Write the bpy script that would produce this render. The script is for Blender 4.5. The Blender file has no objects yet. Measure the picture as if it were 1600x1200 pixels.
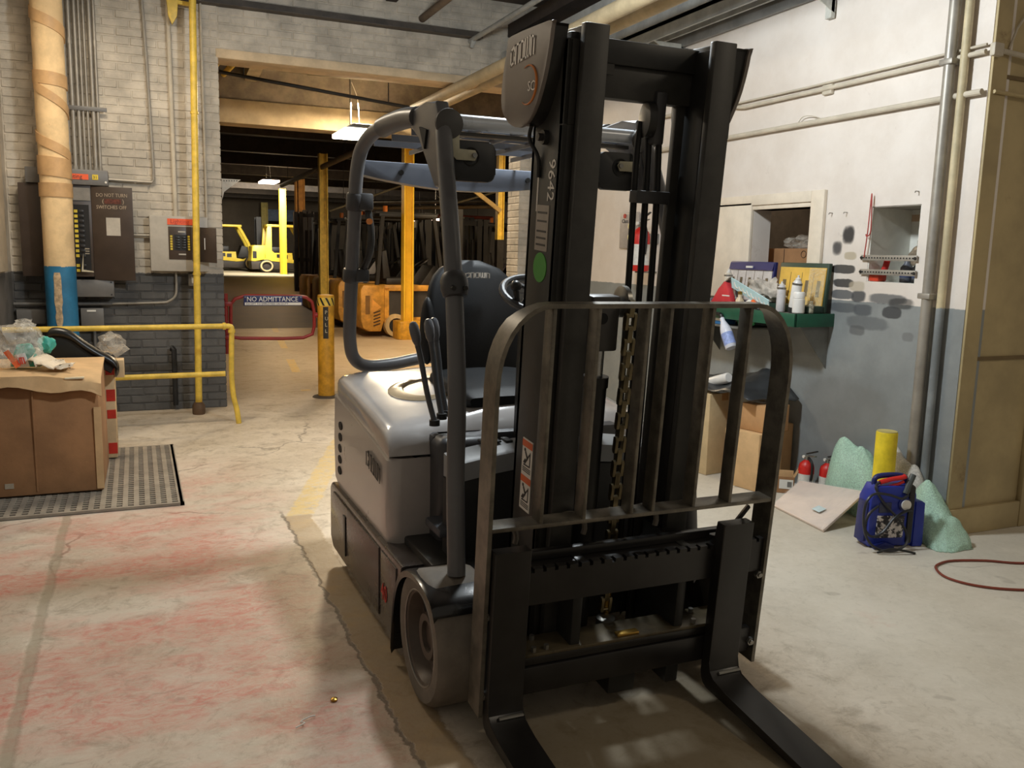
import bpy, bmesh, math, random
from mathutils import Vector, Matrix, noise
random.seed(7)
SC = bpy.context.scene
COL = SC.collection
R = math.radians
PI = math.pi

# ------------------------------------------------------------------ camera
F = 1340.0; H = 1.47
def _d(u, v): return Vector(((u-800)/F, -(v-600)/F, -1.0))
_Y = _d(211, 384).normalized()
_Z = -_d(585, 9400); _Z = (_Z - _Y*_Z.dot(_Y)).normalized()
_X = _Y.cross(_Z)
ROT = Matrix((_X, _Y, _Z))                      # camera -> world
CAM = Vector((0, 0, H))
cam_d = bpy.data.cameras.new('camera'); cam = bpy.data.objects.new('camera', cam_d); COL.objects.link(cam)
cam_d.sensor_width = 36; cam_d.lens = F/1600*36; cam_d.clip_end = 200; cam_d.clip_start = .05
cam.matrix_world = Matrix.Translation(CAM) @ ROT.to_4x4()
SC.camera = cam
# points of the photograph measured on a known plane of the room
def ray(u, v): return ROT @ _d(u, v)
def PY(u, v, y): r = ray(u, v); return CAM + r*(y/r.y)
def PX(u, v, x): r = ray(u, v); return CAM + r*(x/r.x)
def PG(u, v, z=0.0): r = ray(u, v); return CAM + r*((z-H)/r.z)

# ------------------------------------------------------------------ world, lamps, exposure
vs = SC.view_settings
vs.view_transform = 'Standard'; vs.look = 'None'; vs.gamma = 1; vs.use_curve_mapping = False
vs.exposure = 0.0
w = bpy.data.worlds.new('world'); SC.world = w; w.use_nodes = True
bg = w.node_tree.nodes['Background']; bg.inputs[0].default_value = (1.0, .88, .72, 1); bg.inputs[1].default_value = .21
def area(name, loc, size, power, col, rot=(0, 0, 0), shape='DISK', sy=None):
    l = bpy.data.lights.new(name, 'AREA'); l.energy = power; l.color = col; l.shape = shape; l.size = size
    if sy: l.size_y = sy
    o = bpy.data.objects.new(name, l); o.location = loc; o.rotation_euler = rot; COL.objects.link(o); return o
COOL = (.90, .97, 1.0); WARM = (1.0, .78, .50); MID = (1.0, .86, .66)
l = bpy.data.lights.new('bay_lamp_light', 'POINT'); l.energy = 225; l.color = COOL; l.shadow_soft_size = .13
o = bpy.data.objects.new('bay_lamp_light', l); o.location = (1.8, 3.7, 2.92); COL.objects.link(o)
area('hall_lamp_light', (2.75, 10.9, 3.28), .45, 300, WARM)
area('left_fill_light', (-.1, 6.5, 3.6), .8, 52, MID)  # unseen fill, added to brighten the brick wall and carton top
area('right_fill_light', (3.6, .2, 3.6), .5, 22, MID)  # unseen fill, added for surfaces facing the camera
area('ramp_fill_light', (4.4, 30.6, 3.5), 1.0, 420, (1, .93, .8), (R(58), 0, 0))  # added fill aimed at the yellow forklift, away from the ramp
area('aisle_fill_light', (6.5, 13.0, 3.6), .8, 150, WARM)  # added fill for the dim hall, no fixture
l = bpy.data.lights.new('far_lamp_light', 'POINT'); l.energy = 130; l.color = WARM; l.shadow_soft_size = .25
o = bpy.data.objects.new('far_lamp_light', l); o.location = (3.4, 24.0, 3.2); COL.objects.link(o)

# ------------------------------------------------------------------ materials
def lin(c):
    o = []
    for x in c[:3]:
        x /= 255.0
        o.append(x/12.92 if x <= .04045 else ((x+.055)/1.055)**2.4)
    return (o[0], o[1], o[2], 1)
class NT:
    def __init__(s, name):
        s.m = bpy.data.materials.new(name); s.m.use_nodes = True
        s.t = s.m.node_tree; s.n = s.t.nodes; s.b = s.n['Principled BSDF']; s.out = s.n['Material Output']
    def lk(s, a, b): s.t.links.new(a, b)
    def new(s, typ, **k):
        n = s.n.new(typ)
        for a, b in k.items(): setattr(n, a, b)
        return n
    def setv(s, sock, v):
        if hasattr(v, 'links'): s.lk(v, sock)
        else: sock.default_value = v
    def math(s, op, a, b=None, c=None, clamp=False):
        n = s.new('ShaderNodeMath', operation=op); n.use_clamp = clamp
        s.setv(n.inputs[0], a)
        if b is not None: s.setv(n.inputs[1], b)
        if c is not None: s.setv(n.inputs[2], c)
        return n.outputs[0]
    def pos(s):
        g = s.new('ShaderNodeNewGeometry'); x = s.new('ShaderNodeSeparateXYZ'); s.lk(g.outputs['Position'], x.inputs[0])
        return g.outputs['Position'], x.outputs[0], x.outputs[1], x.outputs[2]
    def obj(s):
        return s.new('ShaderNodeTexCoord').outputs['Object']
    def noise(s, vec, scale, detail=4, rough=.6, dist=0.0, sc3=None):
        if sc3:
            mp = s.new('ShaderNodeMapping'); mp.inputs['Scale'].default_value = sc3; s.lk(vec, mp.inputs['Vector']); vec = mp.outputs[0]
        n = s.new('ShaderNodeTexNoise'); s.lk(vec, n.inputs['Vector'])
        n.inputs['Scale'].default_value = scale; n.inputs['Detail'].default_value = detail
        n.inputs['Roughness'].default_value = rough; n.inputs['Distortion'].default_value = dist
        return n.outputs[0]
    def step(s, x, a, b):
        n = s.new('ShaderNodeMapRange', interpolation_type='SMOOTHSTEP'); s.setv(n.inputs[0], x)
        n.inputs[1].default_value = a; n.inputs[2].default_value = b; n.inputs[3].default_value = 0; n.inputs[4].default_value = 1
        return n.outputs[0]
    def mix(s, f, a, b, mode='MIX'):
        n = s.new('ShaderNodeMix', data_type='RGBA', blend_type=mode)
        s.setv(n.inputs[0], f); s.setv(n.inputs[6], a); s.setv(n.inputs[7], b); return n.outputs[2]
    def bump(s, h, strength, dist=.01):
        n = s.new('ShaderNodeBump'); s.lk(h, n.inputs['Height']); n.inputs['Strength'].default_value = strength
        n.inputs['Distance'].default_value = dist; s.lk(n.outputs[0], s.b.inputs['Normal'])
MATS = {}
def M(name, c, rough=.6, metal=0., var=.14, scale=6., bump=0., bscale=60., c2=None, thr=(.5, .7), coat=0., spec=.5, stretch=None):
    if name in MATS: return MATS[name]
    t = NT(name); p = t.obj(); n = t.noise(p, scale, 5, .65, sc3=stretch); a = lin(c)
    dark = tuple(x*(1-var*1.6) for x in a[:3])+(1,); lite = tuple(min(1, x*(1+var)) for x in a[:3])+(1,)
    col = t.mix(t.step(n, .3, .7), dark, lite)
    if c2 is not None:
        n2 = t.noise(p, scale*2.3, 8, .7); col = t.mix(t.step(n2, thr[0], thr[1]), col, lin(c2))
    t.lk(col, t.b.inputs['Base Color'])
    t.lk(t.math('ADD', t.math('MULTIPLY', n, .18), rough-.09, clamp=True), t.b.inputs['Roughness'])
    t.b.inputs['Metallic'].default_value = metal; t.b.inputs['Coat Weight'].default_value = coat
    t.b.inputs['Specular IOR Level'].default_value = spec
    if bump: t.bump(t.noise(p, bscale, 4), bump, .004)
    MATS[name] = t.m; return t.m
def EM(name, c, s):
    if name in MATS: return MATS[name]
    t = NT(name); t.b.inputs['Emission Color'].default_value = lin(c); t.b.inputs['Emission Strength'].default_value = s
    t.b.inputs['Base Color'].default_value = lin(c); MATS[name] = t.m; return t.m
def CLEAR(name, c, alpha, rough=.12, bs=25.):
    if name in MATS: return MATS[name]
    t = NT(name); p = t.obj(); n = t.noise(p, bs, 6, .6, 1.5)
    t.b.inputs['Base Color'].default_value = lin(c); t.b.inputs['Roughness'].default_value = rough
    t.lk(t.math('ADD', t.math('MULTIPLY', t.step(n, .38, .68), alpha*.7), alpha*.6, clamp=True), t.b.inputs['Alpha'])
    t.bump(n, .35, .015); MATS[name] = t.m; return t.m
def PAINTED(name, top, bot, zl, brick=False, soot=0.):
    """wall paint, two coats meeting at a hand-cut line"""
    t = NT(name); p, x, y, z = t.pos()
    n = t.noise(p, 3.2, 6, .65); nf = t.noise(p, 28, 5, .7)
    tl = lin(top); dl = lin([c*.80 for c in top]); bl = lin(bot); bd = lin([c*.8 for c in bot])
    ct = t.mix(t.step(n, .35, .7), dl, tl); cb = t.mix(t.step(n, .35, .65), bd, bl)
    edge = t.math('ADD', z, t.math('MULTIPLY', t.math('SUBTRACT', nf, .5), .03))
    col = t.mix(t.step(edge, zl-.004, zl+.004), cb, ct)
    if brick: col = t.mix(t.step(t.noise(p, 14, 8, .75), .64, .74), col, lin([c*.62 for c in top]))
    if soot: col = t.mix(t.math('MULTIPLY', t.step(t.noise(p, 1.1, 6, .7), .5, .8), soot), col, lin((92, 78, 60)))
    t.lk(col, t.b.inputs['Base Color']); t.b.inputs['Roughness'].default_value = .55
    t.bump(nf, .35 if brick else .12, .006); MATS[name] = t.m; return t.m

BLACK = M('black_paint', (38, 38, 37), .42, var=.2, spec=.45)
MASTM = M('mast_steel_paint', (58, 57, 54), .45, var=.16, scale=9, spec=.4)
GRILLE = M('backrest_steel', (112, 106, 95), .40, .4, var=.25, scale=14)
FORKM = M('fork_black', (34, 32, 31), .35, var=.2, spec=.5, c2=(70, 55, 44), thr=(.68, .8))
BODY = M('truck_grey_panel', (168, 162, 158), .30, var=.04, coat=.25)
BODYD = M('truck_dark_panel', (62, 62, 64), .42, var=.10)
SKIRT = M('truck_brown_skirt', (62, 56, 54), .28, var=.10, coat=.2)
TUBE = M('guard_grey_tube', (96, 96, 98), .38, var=.06)
GUARD = M('guard_blue_grey', (104, 110, 122), .4, var=.06)
SILVER = M('bright_steel', (205, 208, 210), .22, .85, var=.05)
STEEL = M('dull_steel', (150, 148, 142), .35, .8, var=.15)
VINYL = M('black_vinyl', (20, 21, 23), .55, var=.1, spec=.3, bump=.15, bscale=300)
RUBBER = M('black_rubber', (26, 26, 26), .6, var=.2)
TYRE = M('grey_tyre', (112, 104, 94), .75, var=.12, scale=12, bump=.2, bscale=150)
RIM = M('brown_rim', (84, 74, 66), .5, .3, var=.15)
MARK = M('logo_silver', (226, 221, 214), .4, var=.03)
MARKD = M('logo_dark', (58, 58, 58), .4, var=.03)
ORANGE = M('orange_print', (214, 130, 62), .5, var=.05)
RED = M('red_paint', (196, 34, 28), .4, var=.12)
REDPRINT = M('red_print', (176, 60, 48), .5, var=.15)
WHITEP = M('white_print', (226, 222, 214), .55, var=.04)
GREENS = M('green_sticker', (86, 168, 74), .5, var=.08)
BRASS = M('brass', (188, 150, 74), .3, .9, var=.1)
YEL = M('yellow_paint', (226, 192, 78), .42, var=.14, scale=10, c2=(128, 96, 40), thr=(.72, .84))
YELB = M('bright_yellow_paint', (232, 206, 40), .5, var=.10, scale=14, c2=(150, 120, 40), thr=(.70, .82))
YELD = M('ochre_paint', (206, 150, 40), .5, var=.2, scale=10, c2=(96, 66, 30), thr=(.66, .82))
TRUCKY = M('truck_orange_yellow', (206, 148, 58), .45, var=.22, scale=7, c2=(110, 78, 40), thr=(.66, .8))
FARY = M('far_truck_yellow', (236, 206, 70), .45, var=.06)
CARD = M('cardboard', (208, 172, 126), .8, var=.09, scale=5, bump=.1, bscale=120)
CARDB = M('brown_cardboard', (158, 116, 78), .85, var=.14, scale=3.2, bump=.15, bscale=70)
TAPE = M('parcel_tape', (176, 132, 84), .25, var=.1)
CONDUIT = M('galvanised_conduit', (158, 152, 142), .45, .35, var=.12)
CONDP = M('painted_conduit', (196, 186, 168), .55, var=.08)
BOXG = M('grey_box_enamel', (108, 106, 104), .45, var=.08)
BOXL = M('light_grey_enamel', (176, 170, 160), .45, var=.08)
BOXBR = M('brown_black_enamel', (66, 54, 46), .4, var=.1)
LABELO = M('orange_label', (232, 96, 54), .5, var=.03)
LABELY = M('yellow_label', (216, 190, 60), .5, var=.1)
PIPEW = M('insulation_cream', (226, 196, 150), .8, var=.12, scale=5, bump=.6, bscale=22, c2=(160, 116, 70), thr=(.62, .76))
PIPET = M('insulation_tan_tape', (196, 158, 112), .6, var=.12)
PIPEB = M('pipe_blue_wrap', (42, 116, 158), .5, var=.14, bump=.2, bscale=30)
PAPER = M('paper', (226, 224, 218), .7, var=.05)
DARKW = M('dark_timber', (58, 50, 44), .85, var=.25, scale=3, bump=.3, bscale=30)
CREAMB = M('cream_beam', (170, 152, 122), .8, var=.16, scale=3)
GREYST = M('grey_painted_steel', (160, 163, 162), .5, var=.14)
PIPEC = M('cream_pipe', (186, 170, 138), .6, var=.14, scale=4)
DKGREEN = M('dark_green_enamel', (26, 84, 62), .45, var=.12)
BLUEP = M('blue_plastic', (34, 52, 150), .38, var=.10)
BLUED = M('dark_blue_plastic', (22, 32, 96), .42, var=.10)
NAVY = M('navy_enamel', (40, 42, 96), .4, var=.1)
WHITEC = M('white_can', (222, 220, 216), .35, var=.04)
TEAL = M('teal_plastic', (70, 178, 160), .5, var=.12)
CLOTH = M('white_cloth', (220, 206, 184), .9, var=.08, bump=.3, bscale=40)
GREYM = M('grey_mat_rubber', (150, 140, 126), .7, var=.14)
CHAINM = M('chain_steel', (128, 116, 88), .35, .8, var=.25)
DARKM = M('black_machinery', (30, 27, 24), .55, var=.3)
GLASS = CLEAR('lid_sheet', (230, 220, 190), .25)
BAGC = CLEAR('clear_bag', (240, 236, 226), .34, .1, 9)
BAGC2 = CLEAR('clear_pouch', (226, 218, 204), .32, .1, 9)
BUBG = CLEAR('green_bubble_wrap', (190, 226, 206), .82, .14, 150)
BUBW = CLEAR('white_bubble_wrap', (230, 226, 218), .7, .12, 150)

# ------------------------------------------------------------------ mesh helpers
class MB:
    def __init__(s, mx=None): s.bm = bmesh.new(); s.mx = mx
    def _bev(s, vs_, b, seg=2):
        es = list({e for v in vs_ for e in v.link_edges})
        if b: bmesh.ops.bevel(s.bm, geom=es, offset=b, segments=seg, profile=.5, affect='EDGES')
    def hexa(s, p, bev=0, seg=2):
        v = [s.bm.verts.new(q) for q in p]
        for f in ((0, 3, 2, 1), (4, 5, 6, 7), (0, 1, 5, 4), (1, 2, 6, 5), (2, 3, 7, 6), (3, 0, 4, 7)): s.bm.faces.new([v[i] for i in f])
        s._bev(v, bev, seg); return s
    def box(s, x0, x1, y0, y1, z0, z1, bev=0, seg=2):
        return s.hexa([(x0, y0, z0), (x1, y0, z0), (x1, y1, z0), (x0, y1, z0), (x0, y0, z1), (x1, y0, z1), (x1, y1, z1), (x0, y1, z1)], bev, seg)
    def bar(s, p, q, w, h, up=(0, 0, 1), bev=0):
        p = Vector(p); q = Vector(q); d = (q-p).normalized(); a = d.cross(Vector(up))
        if a.length < 1e-5: a = d.cross(Vector((0, 1, 0)))
        a = a.normalized()*w/2; b = a.cross(d).normalized()*h/2
        return s.hexa([p-a-b, p+a-b, p+a+b, p-a+b, q-a-b, q+a-b, q+a+b, q-a+b], bev)
    def tube(s, pts, r, n=12, closed=False, caps=True):
        pts = [Vector(p) for p in pts]; N = len(pts); rs = r if isinstance(r, (list, tuple)) else [r]*N
        rings = []; nrm = None
        for i in range(N):
            if closed: t = pts[(i+1) % N]-pts[i-1]
            else: t = pts[min(i+1, N-1)]-pts[max(i-1, 0)]
            t.normalize()
            if nrm is None:
                nrm = t.cross(Vector((0, 0, 1)));
                if nrm.length < 1e-3: nrm = t.cross(Vector((0, 1, 0)))
            nrm = (nrm - t*nrm.dot(t)).normalized(); b = t.cross(nrm)
            rings.append([s.bm.verts.new(pts[i]+(nrm*math.cos(2*PI*k/n)+b*math.sin(2*PI*k/n))*rs[i]) for k in range(n)])
        for i in range(N if closed else N-1):
            A = rings[i]; B = rings[(i+1) % N]
            for k in range(n): s.bm.faces.new((A[k], A[(k+1) % n], B[(k+1) % n], B[k]))
        if caps and not closed: s.bm.faces.new(rings[0][::-1]); s.bm.faces.new(rings[-1])
        return s
    def cyl(s, p, q, r, n=16, r2=None): return s.tube([p, q], [r, r if r2 is None else r2], n)
    def prism(s, poly, ax, a, b, bev=0, seg=2):
        def mk(p, h):
            return {'x': (h, p[0], p[1]), 'y': (p[0], h, p[1]), 'z': (p[0], p[1], h)}[ax]
        A = [s.bm.verts.new(mk(p, a)) for p in poly]; B = [s.bm.verts.new(mk(p, b)) for p in poly]; n = len(poly)
        s.bm.faces.new(A[::-1]); s.bm.faces.new(B)
        for k in range(n): s.bm.faces.new((A[k], A[(k+1) % n], B[(k+1) % n], B[k]))
        if bev:
            es = [e for f in s.bm.faces if f.verts[0] in A+B for e in f.edges]
            keep = set(A+B); es = [e for e in s.bm.edges if e.verts[0] in keep and e.verts[1] in keep and not (e.verts[0] in A) ^ (e.verts[1] in A)]
            bmesh.ops.bevel(s.bm, geom=es, offset=bev, segments=seg, profile=.5, affect='EDGES')
        return s
    def lathe(s, prof, o, ax=(0, 0, 1), n=20, caps=True):
        o = Vector(o); ax = Vector(ax).normalized(); u = ax.cross(Vector((0, 1, 0)))
        if u.length < 1e-3: u = ax.cross(Vector((1, 0, 0)))
        u.normalize(); v = ax.cross(u); rings = []
        for r, h in prof: rings.append([s.bm.verts.new(o+ax*h+(u*math.cos(2*PI*k/n)+v*math.sin(2*PI*k/n))*max(r, 1e-4)) for k in range(n)])
        for A, B in zip(rings, rings[1:]):
            for k in range(n): s.bm.faces.new((A[k], A[(k+1) % n], B[(k+1) % n], B[k]))
        if caps: s.bm.faces.new(rings[0][::-1]); s.bm.faces.new(rings[-1])
        return s
    def loft(s, rows, closed=False, capends=False):
        V = [[s.bm.verts.new(p) for p in r] for r in rows]; n = len(rows[0])
        for A, B in zip(V, V[1:]):
            for k in range(n if closed else n-1): s.bm.faces.new((A[k], A[(k+1) % n], B[(k+1) % n], B[k]))
        if capends: s.bm.faces.new(V[0][::-1]); s.bm.faces.new(V[-1])
        return s
    def quad(s, a, b, c, d): s.bm.faces.new([s.bm.verts.new(p) for p in (a, b, c, d)]); return s
    def torus(s, c, Rr, r, ax=(0, 0, 1), n=28, m=8, a0=0, a1=2*PI):
        ax = Vector(ax).normalized(); u = ax.cross(Vector((0, 1, 0)))
        if u.length < 1e-3: u = ax.cross(Vector((1, 0, 0)))
        u.normalize(); v = ax.cross(u); full = abs(a1-a0-2*PI) < 1e-6; N = n if full else n+1
        pts = [Vector(c)+(u*math.cos(a0+(a1-a0)*k/n)+v*math.sin(a0+(a1-a0)*k/n))*Rr for k in range(N)]
        return s.tube(pts, r, m, closed=full)
    def blob(s, c, rad, amp=.15, fr=3., sub=3, seed=0, flat=None, crease=0.):
        r = bmesh.ops.create_icosphere(s.bm, subdivisions=sub, radius=1)
        so = Vector((seed*3.1, seed*1.7, seed*.9))
        for v in r['verts']:
            p = v.co.copy(); k = 1+amp*noise.noise(p*fr+so)*1.6+crease*(abs(noise.noise(p*fr*2.1+so))-.2)
            q = Vector((p.x*rad[0]*k, p.y*rad[1]*k, p.z*rad[2]*k))+Vector(c)
            if flat is not None and q.z < flat: q.z = flat+.002*noise.noise(p*9)
            v.co = q
        return s
    def build(s, name, mat, parent=None, ang=35, kind=None, label=None):
        if s.mx is not None: s.bm.transform(s.mx)
        bmesh.ops.recalc_face_normals(s.bm, faces=s.bm.faces[:])
        me = bpy.data.meshes.new(name); s.bm.to_mesh(me); s.bm.free()
        me.materials.append(mat); me.shade_smooth(); me.set_sharp_from_angle(angle=R(ang))
        o = bpy.data.objects.new(name, me); COL.objects.link(o); attach(o, parent)
        if kind: o['kind'] = kind
        if label: o['label'] = label
        return o
def attach(o, parent):
    if parent is None: return
    o.parent = parent
    # meshes carry world coordinates; only a root Empty has a transform of its own
    if parent.type == 'EMPTY': o.matrix_parent_inverse = parent.matrix_basis.inverted()
def thing(name, label, cat, loc, group=None):
    o = bpy.data.objects.new(name, None); COL.objects.link(o); o.location = loc; o.empty_display_size = .1
    o['label'] = label; o['category'] = cat
    if group: o['group'] = group
    return o
def tag(o, label, cat, group=None):
    o['label'] = label; o['category'] = cat
    if group: o['group'] = group
    return o
def dup(root, delta, label, group=None, name=None, rotz=0.):
    r = root.copy(); COL.objects.link(r); r.location = Vector(root.location)+Vector(delta); r['label'] = label
    r.rotation_euler = (0, 0, rotz)
    if group: r['group'] = group
    for ch in root.children:
        c = ch.copy(); COL.objects.link(c); c.parent = r; c.matrix_parent_inverse = ch.matrix_parent_inverse.copy()
        for g in ch.children:
            d = g.copy(); COL.objects.link(d); d.parent = c; d.matrix_parent_inverse = g.matrix_parent_inverse.copy()
    return r
def struct(o): o['kind'] = 'structure'; return o
def txt(s, size, o, right, up, mat, parent, name='lettering', depth=.001, sx=1., align='LEFT'):
    cu = bpy.data.curves.new('t', 'FONT'); cu.body = s; cu.size = size; cu.extrude = depth; cu.align_x = align; cu.resolution_u = 2
    ob = bpy.data.objects.new('t', cu); me = bpy.data.meshes.new_from_object(ob)
    x = Vector(right).normalized(); y = Vector(up); y = (y-x*y.dot(x)).normalized(); z = x.cross(y)
    mx = Matrix(((x.x*sx, y.x, z.x, o[0]), (x.y*sx, y.y, z.y, o[1]), (x.z*sx, y.z, z.z, o[2]), (0, 0, 0, 1)))
    me.transform(mx); me.materials.clear(); me.materials.append(mat); me.name = name
    bpy.data.objects.remove(ob); bpy.data.curves.remove(cu)
    q = bpy.data.objects.new(name, me); COL.objects.link(q); attach(q, parent); return q
def strokes(paths, o, right, up, sx, sy, wd, mat, parent, name='lettering', th=.002):
    x = Vector(right).normalized(); y = Vector(up).normalized(); n = x.cross(y); m = MB()
    for p in paths:
        P = [Vector(o)+x*a*sx+y*b*sy for a, b in p]
        for a, b in zip(P, P[1:]):
            d = (b-a).normalized()*wd*.5
            m.bar(a-d, b+d, th, wd, up=n.cross((b-a).normalized()))
    return m.build(name, mat, parent)
def rrect(x0, x1, y0, y1, r, n=5):
    o = []
    for cx, cy, a in ((x1-r, y1-r, 0), (x0+r, y1-r, 90), (x0+r, y0+r, 180), (x1-r, y0+r, 270)):
        for k in range(n+1): t = R(a+90*k/n); o.append((cx+r*math.cos(t), cy+r*math.sin(t)))
    return o
def smooth(pts, n=6):
    P = [Vector(p) for p in pts]; o = []
    for i in range(len(P)-1):
        p0 = P[max(i-1, 0)]; p1 = P[i]; p2 = P[i+1]; p3 = P[min(i+2, len(P)-1)]
        for k in range(n):
            t = k/n; o.append(.5*((2*p1)+(p2-p0)*t+(2*p0-5*p1+4*p2-p3)*t*t+(3*p1-p0-3*p2+p3)*t**3))
    o.append(P[-1]); return o
CROWN = [[(.85, .75), (.85, 1), (.0, .8), (.0, 0), (.85, .1), (.85, .35)],
         [(1.2, 0), (1.2, 1), (1.95, 1), (1.95, .0)],
         [(2.3, 0), (2.3, 1), (3.05, 1), (3.05, 0), (2.3, 0)],
         [(3.4, 1), (3.4, 0), (4.5, 0), (4.5, 1)], [(3.95, 0), (3.95, 1)],
         [(4.85, 0), (4.85, 1), (5.5, .85), (5.5, 0)]]

exec_parts = []
# ================================================================== SETTING
def floor_mat():
    t = NT('worn_concrete'); p, x, y, z = t.pos()
    n1 = t.noise(p, 1.3, 7, .62); n2 = t.noise(p, 7, 8, .7, .6); n3 = t.noise(p, 45, 4, .7)
    base = t.mix(t.step(n1, .32, .68), lin((188, 174, 154)), lin((214, 203, 187)))
    base = t.mix(t.math('MULTIPLY', t.step(n2, .47, .70), t.math('SUBTRACT', .60, t.math('MULTIPLY', t.step(x, 1.9, 2.8), .38))), base, lin((128, 112, 90)))
    base = t.mix(t.math('MULTIPLY', t.step(n3, .35, .75), .22), base, lin((214, 206, 192)))
    vr = t.new('ShaderNodeTexVoronoi', feature='DISTANCE_TO_EDGE'); vr.inputs['Scale'].default_value = .55
    mp = t.new('ShaderNodeVectorMath', operation='MULTIPLY_ADD'); nn = t.new('ShaderNodeTexNoise'); t.lk(p, nn.inputs['Vector']); nn.inputs['Scale'].default_value = 2.2; nn.inputs['Detail'].default_value = 7
    t.lk(nn.outputs[1], mp.inputs[0]); mp.inputs[1].default_value = (.55, .55, 0); t.lk(p, mp.inputs[2]); t.lk(mp.outputs[0], vr.inputs['Vector'])
    crack = t.math('MULTIPLY', t.step(vr.outputs[0], .007, .002), t.step(t.noise(p, .8, 2), .47, .56))
    base = t.mix(t.math('MULTIPLY', crack, .6), base, lin((92, 80, 64)))
    mot = t.noise(p, 22, 6, .75, 1.0)
    base = t.mix(t.math('MULTIPLY', t.step(mot, .5, .66), .28), base, lin((226, 216, 200)))
    base = t.mix(t.math('MULTIPLY', t.step(mot, .45, .34), .30), base, lin((126, 108, 86)))
    base = t.mix(t.math('MULTIPLY', t.step(x, 1.9, 2.8), t.math('MULTIPLY', t.step(y, 8.2, 6.5), .40)), base, lin((204, 204, 194)))
    # hall side of the opening is browner
    base = t.mix(t.math('MULTIPLY', t.step(y, 7.2, 9.5), .55), base, lin((178, 146, 96)))
    # red overspray, left bay
    reg = t.math('MULTIPLY', t.math('MULTIPLY', t.step(x, .95, .25), t.step(y, 1.6, 2.4)), t.step(y, 6.6, 4.6))
    r1 = t.noise(p, 1.5, 6, .65, sc3=(.7, 1.5, 1)); r2 = t.noise(p, 16, 7, .8, 1.2, sc3=(.7, 1.3, 1))
    red = t.math('MULTIPLY', t.math('MULTIPLY', t.step(r1, .40, .62), t.step(r2, .34, .72)), reg)
    base = t.mix(t.math('MULTIPLY', red, .92), base, lin((204, 80, 66)))
    base = t.mix(t.math('MULTIPLY', t.math('MULTIPLY', t.step(r1, .32, .55), reg), .30), base, lin((206, 150, 132)))
    rr = t.math('MULTIPLY', t.step(t.noise(p, 2.6, 5, .7), .60, .70), t.step(x, 2.4, 3.0))
    base = t.mix(t.math('MULTIPLY', t.math('MULTIPLY', rr, t.step(y, 3.0, 2.2)), .25), base, lin((190, 120, 104)))
    # yellow aisle line beside the truck, then bending towards the opening
    wob = t.math('MULTIPLY', t.math('SUBTRACT', t.noise(p, 9, 5, .7), .5), .08)
    l1 = t.math('MULTIPLY', t.step(t.math('ABSOLUTE', t.math('SUBTRACT', t.math('ADD', x, wob), .775)), .078, .06), t.math('MULTIPLY', t.step(y, 4.74, 4.70), t.step(y, 1.6, 2.2)))
    xl = t.math('SUBTRACT', t.math('SUBTRACT', t.math('ADD', x, wob), .80), t.math('MULTIPLY', t.math('SUBTRACT', y, 4.75), .345))
    l2 = t.math('MULTIPLY', t.step(t.math('ABSOLUTE', xl), .085, .065), t.math('MULTIPLY', t.step(y, 4.70, 4.74), t.step(y, 6.9, 6.6)))
    worn = t.step(t.noise(p, 13, 7, .8), .34, .56)
    base = t.mix(t.math('MULTIPLY', l1, .72), base, lin((148, 124, 88)))
    base = t.mix(t.math('MULTIPLY', t.math('MULTIPLY', l1, t.step(t.noise(p, 3.1, 5, .7), .5, .7)), .35), base, lin((190, 156, 100)))
    base = t.mix(t.math('MULTIPLY', t.math('MULTIPLY', l2, worn), .75), base, lin((214, 184, 104)))
    edge = t.math('MULTIPLY', t.step(t.math('ABSOLUTE', t.math('SUBTRACT', t.math('ADD', x, t.math('MULTIPLY', wob, 1.0)), .700)), .012, .004), t.step(y, 4.9, 4.7))
    base = t.mix(t.math('MULTIPLY', edge, .75), base, lin((84, 70, 54)))
    # dashes through the doorway
    xd = t.math('SUBTRACT', t.math('SUBTRACT', x, 1.62), t.math('MULTIPLY', t.math('SUBTRACT', y, 9.3), .10))
    dash = t.math('MULTIPLY', t.step(t.math('ABSOLUTE', xd), .06, .045), t.math('MULTIPLY', t.step(t.math('SINE', t.math('MULTIPLY', y, 2.4)), .0, .1), t.step(y, 9.0, 9.1)))
    base = t.mix(t.math('MULTIPLY', t.math('MULTIPLY', dash, worn), .7), base, lin((226, 186, 84)))
    # saw cut and filled joint on the left, stains, then painted shade between the forks
    j = t.step(t.math('ABSOLUTE', t.math('ADD', t.math('ADD', x, .40), t.math('MULTIPLY', wob, .5))), .03, .012)
    base = t.mix(t.math('MULTIPLY', j, t.math('MULTIPLY', t.step(y, 6.0, 5.2), .55)), base, lin((150, 140, 118)))
    st = t.math('MULTIPLY', t.step(t.noise(p, 5.5, 2, .4), .71, .75), .26)
    base = t.mix(st, base, lin((104, 92, 80)))
    fork_shade = t.math('MULTIPLY', t.math('MULTIPLY', t.step(x, .85, 1.0), t.step(x, 2.0, 1.8)), t.step(y, 2.6, 2.2))  # forklift shade painted into the floor colour between the forks
    base = t.mix(t.math('MULTIPLY', fork_shade, .72), base, lin((112, 98, 68)))
    t.lk(base, t.b.inputs['Base Color'])
    t.lk(t.math('ADD', t.math('MULTIPLY', n2, .25), .34), t.b.inputs['Roughness'])
    t.b.inputs['Specular IOR Level'].default_value = .35
    hh = t.math('ADD', t.math('MULTIPLY', n2, .6), t.math('ADD', t.math('MULTIPLY', n3, .3), t.math('SUBTRACT', t.math('MULTIPLY', l1, .8), j)))
    t.bump(hh, .35, .006)
    return t.m
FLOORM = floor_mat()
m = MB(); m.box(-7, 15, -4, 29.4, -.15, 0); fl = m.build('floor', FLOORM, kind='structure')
RAMPM = M('ramp_concrete', (92, 80, 62), .6, var=.16, scale=2)
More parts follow.
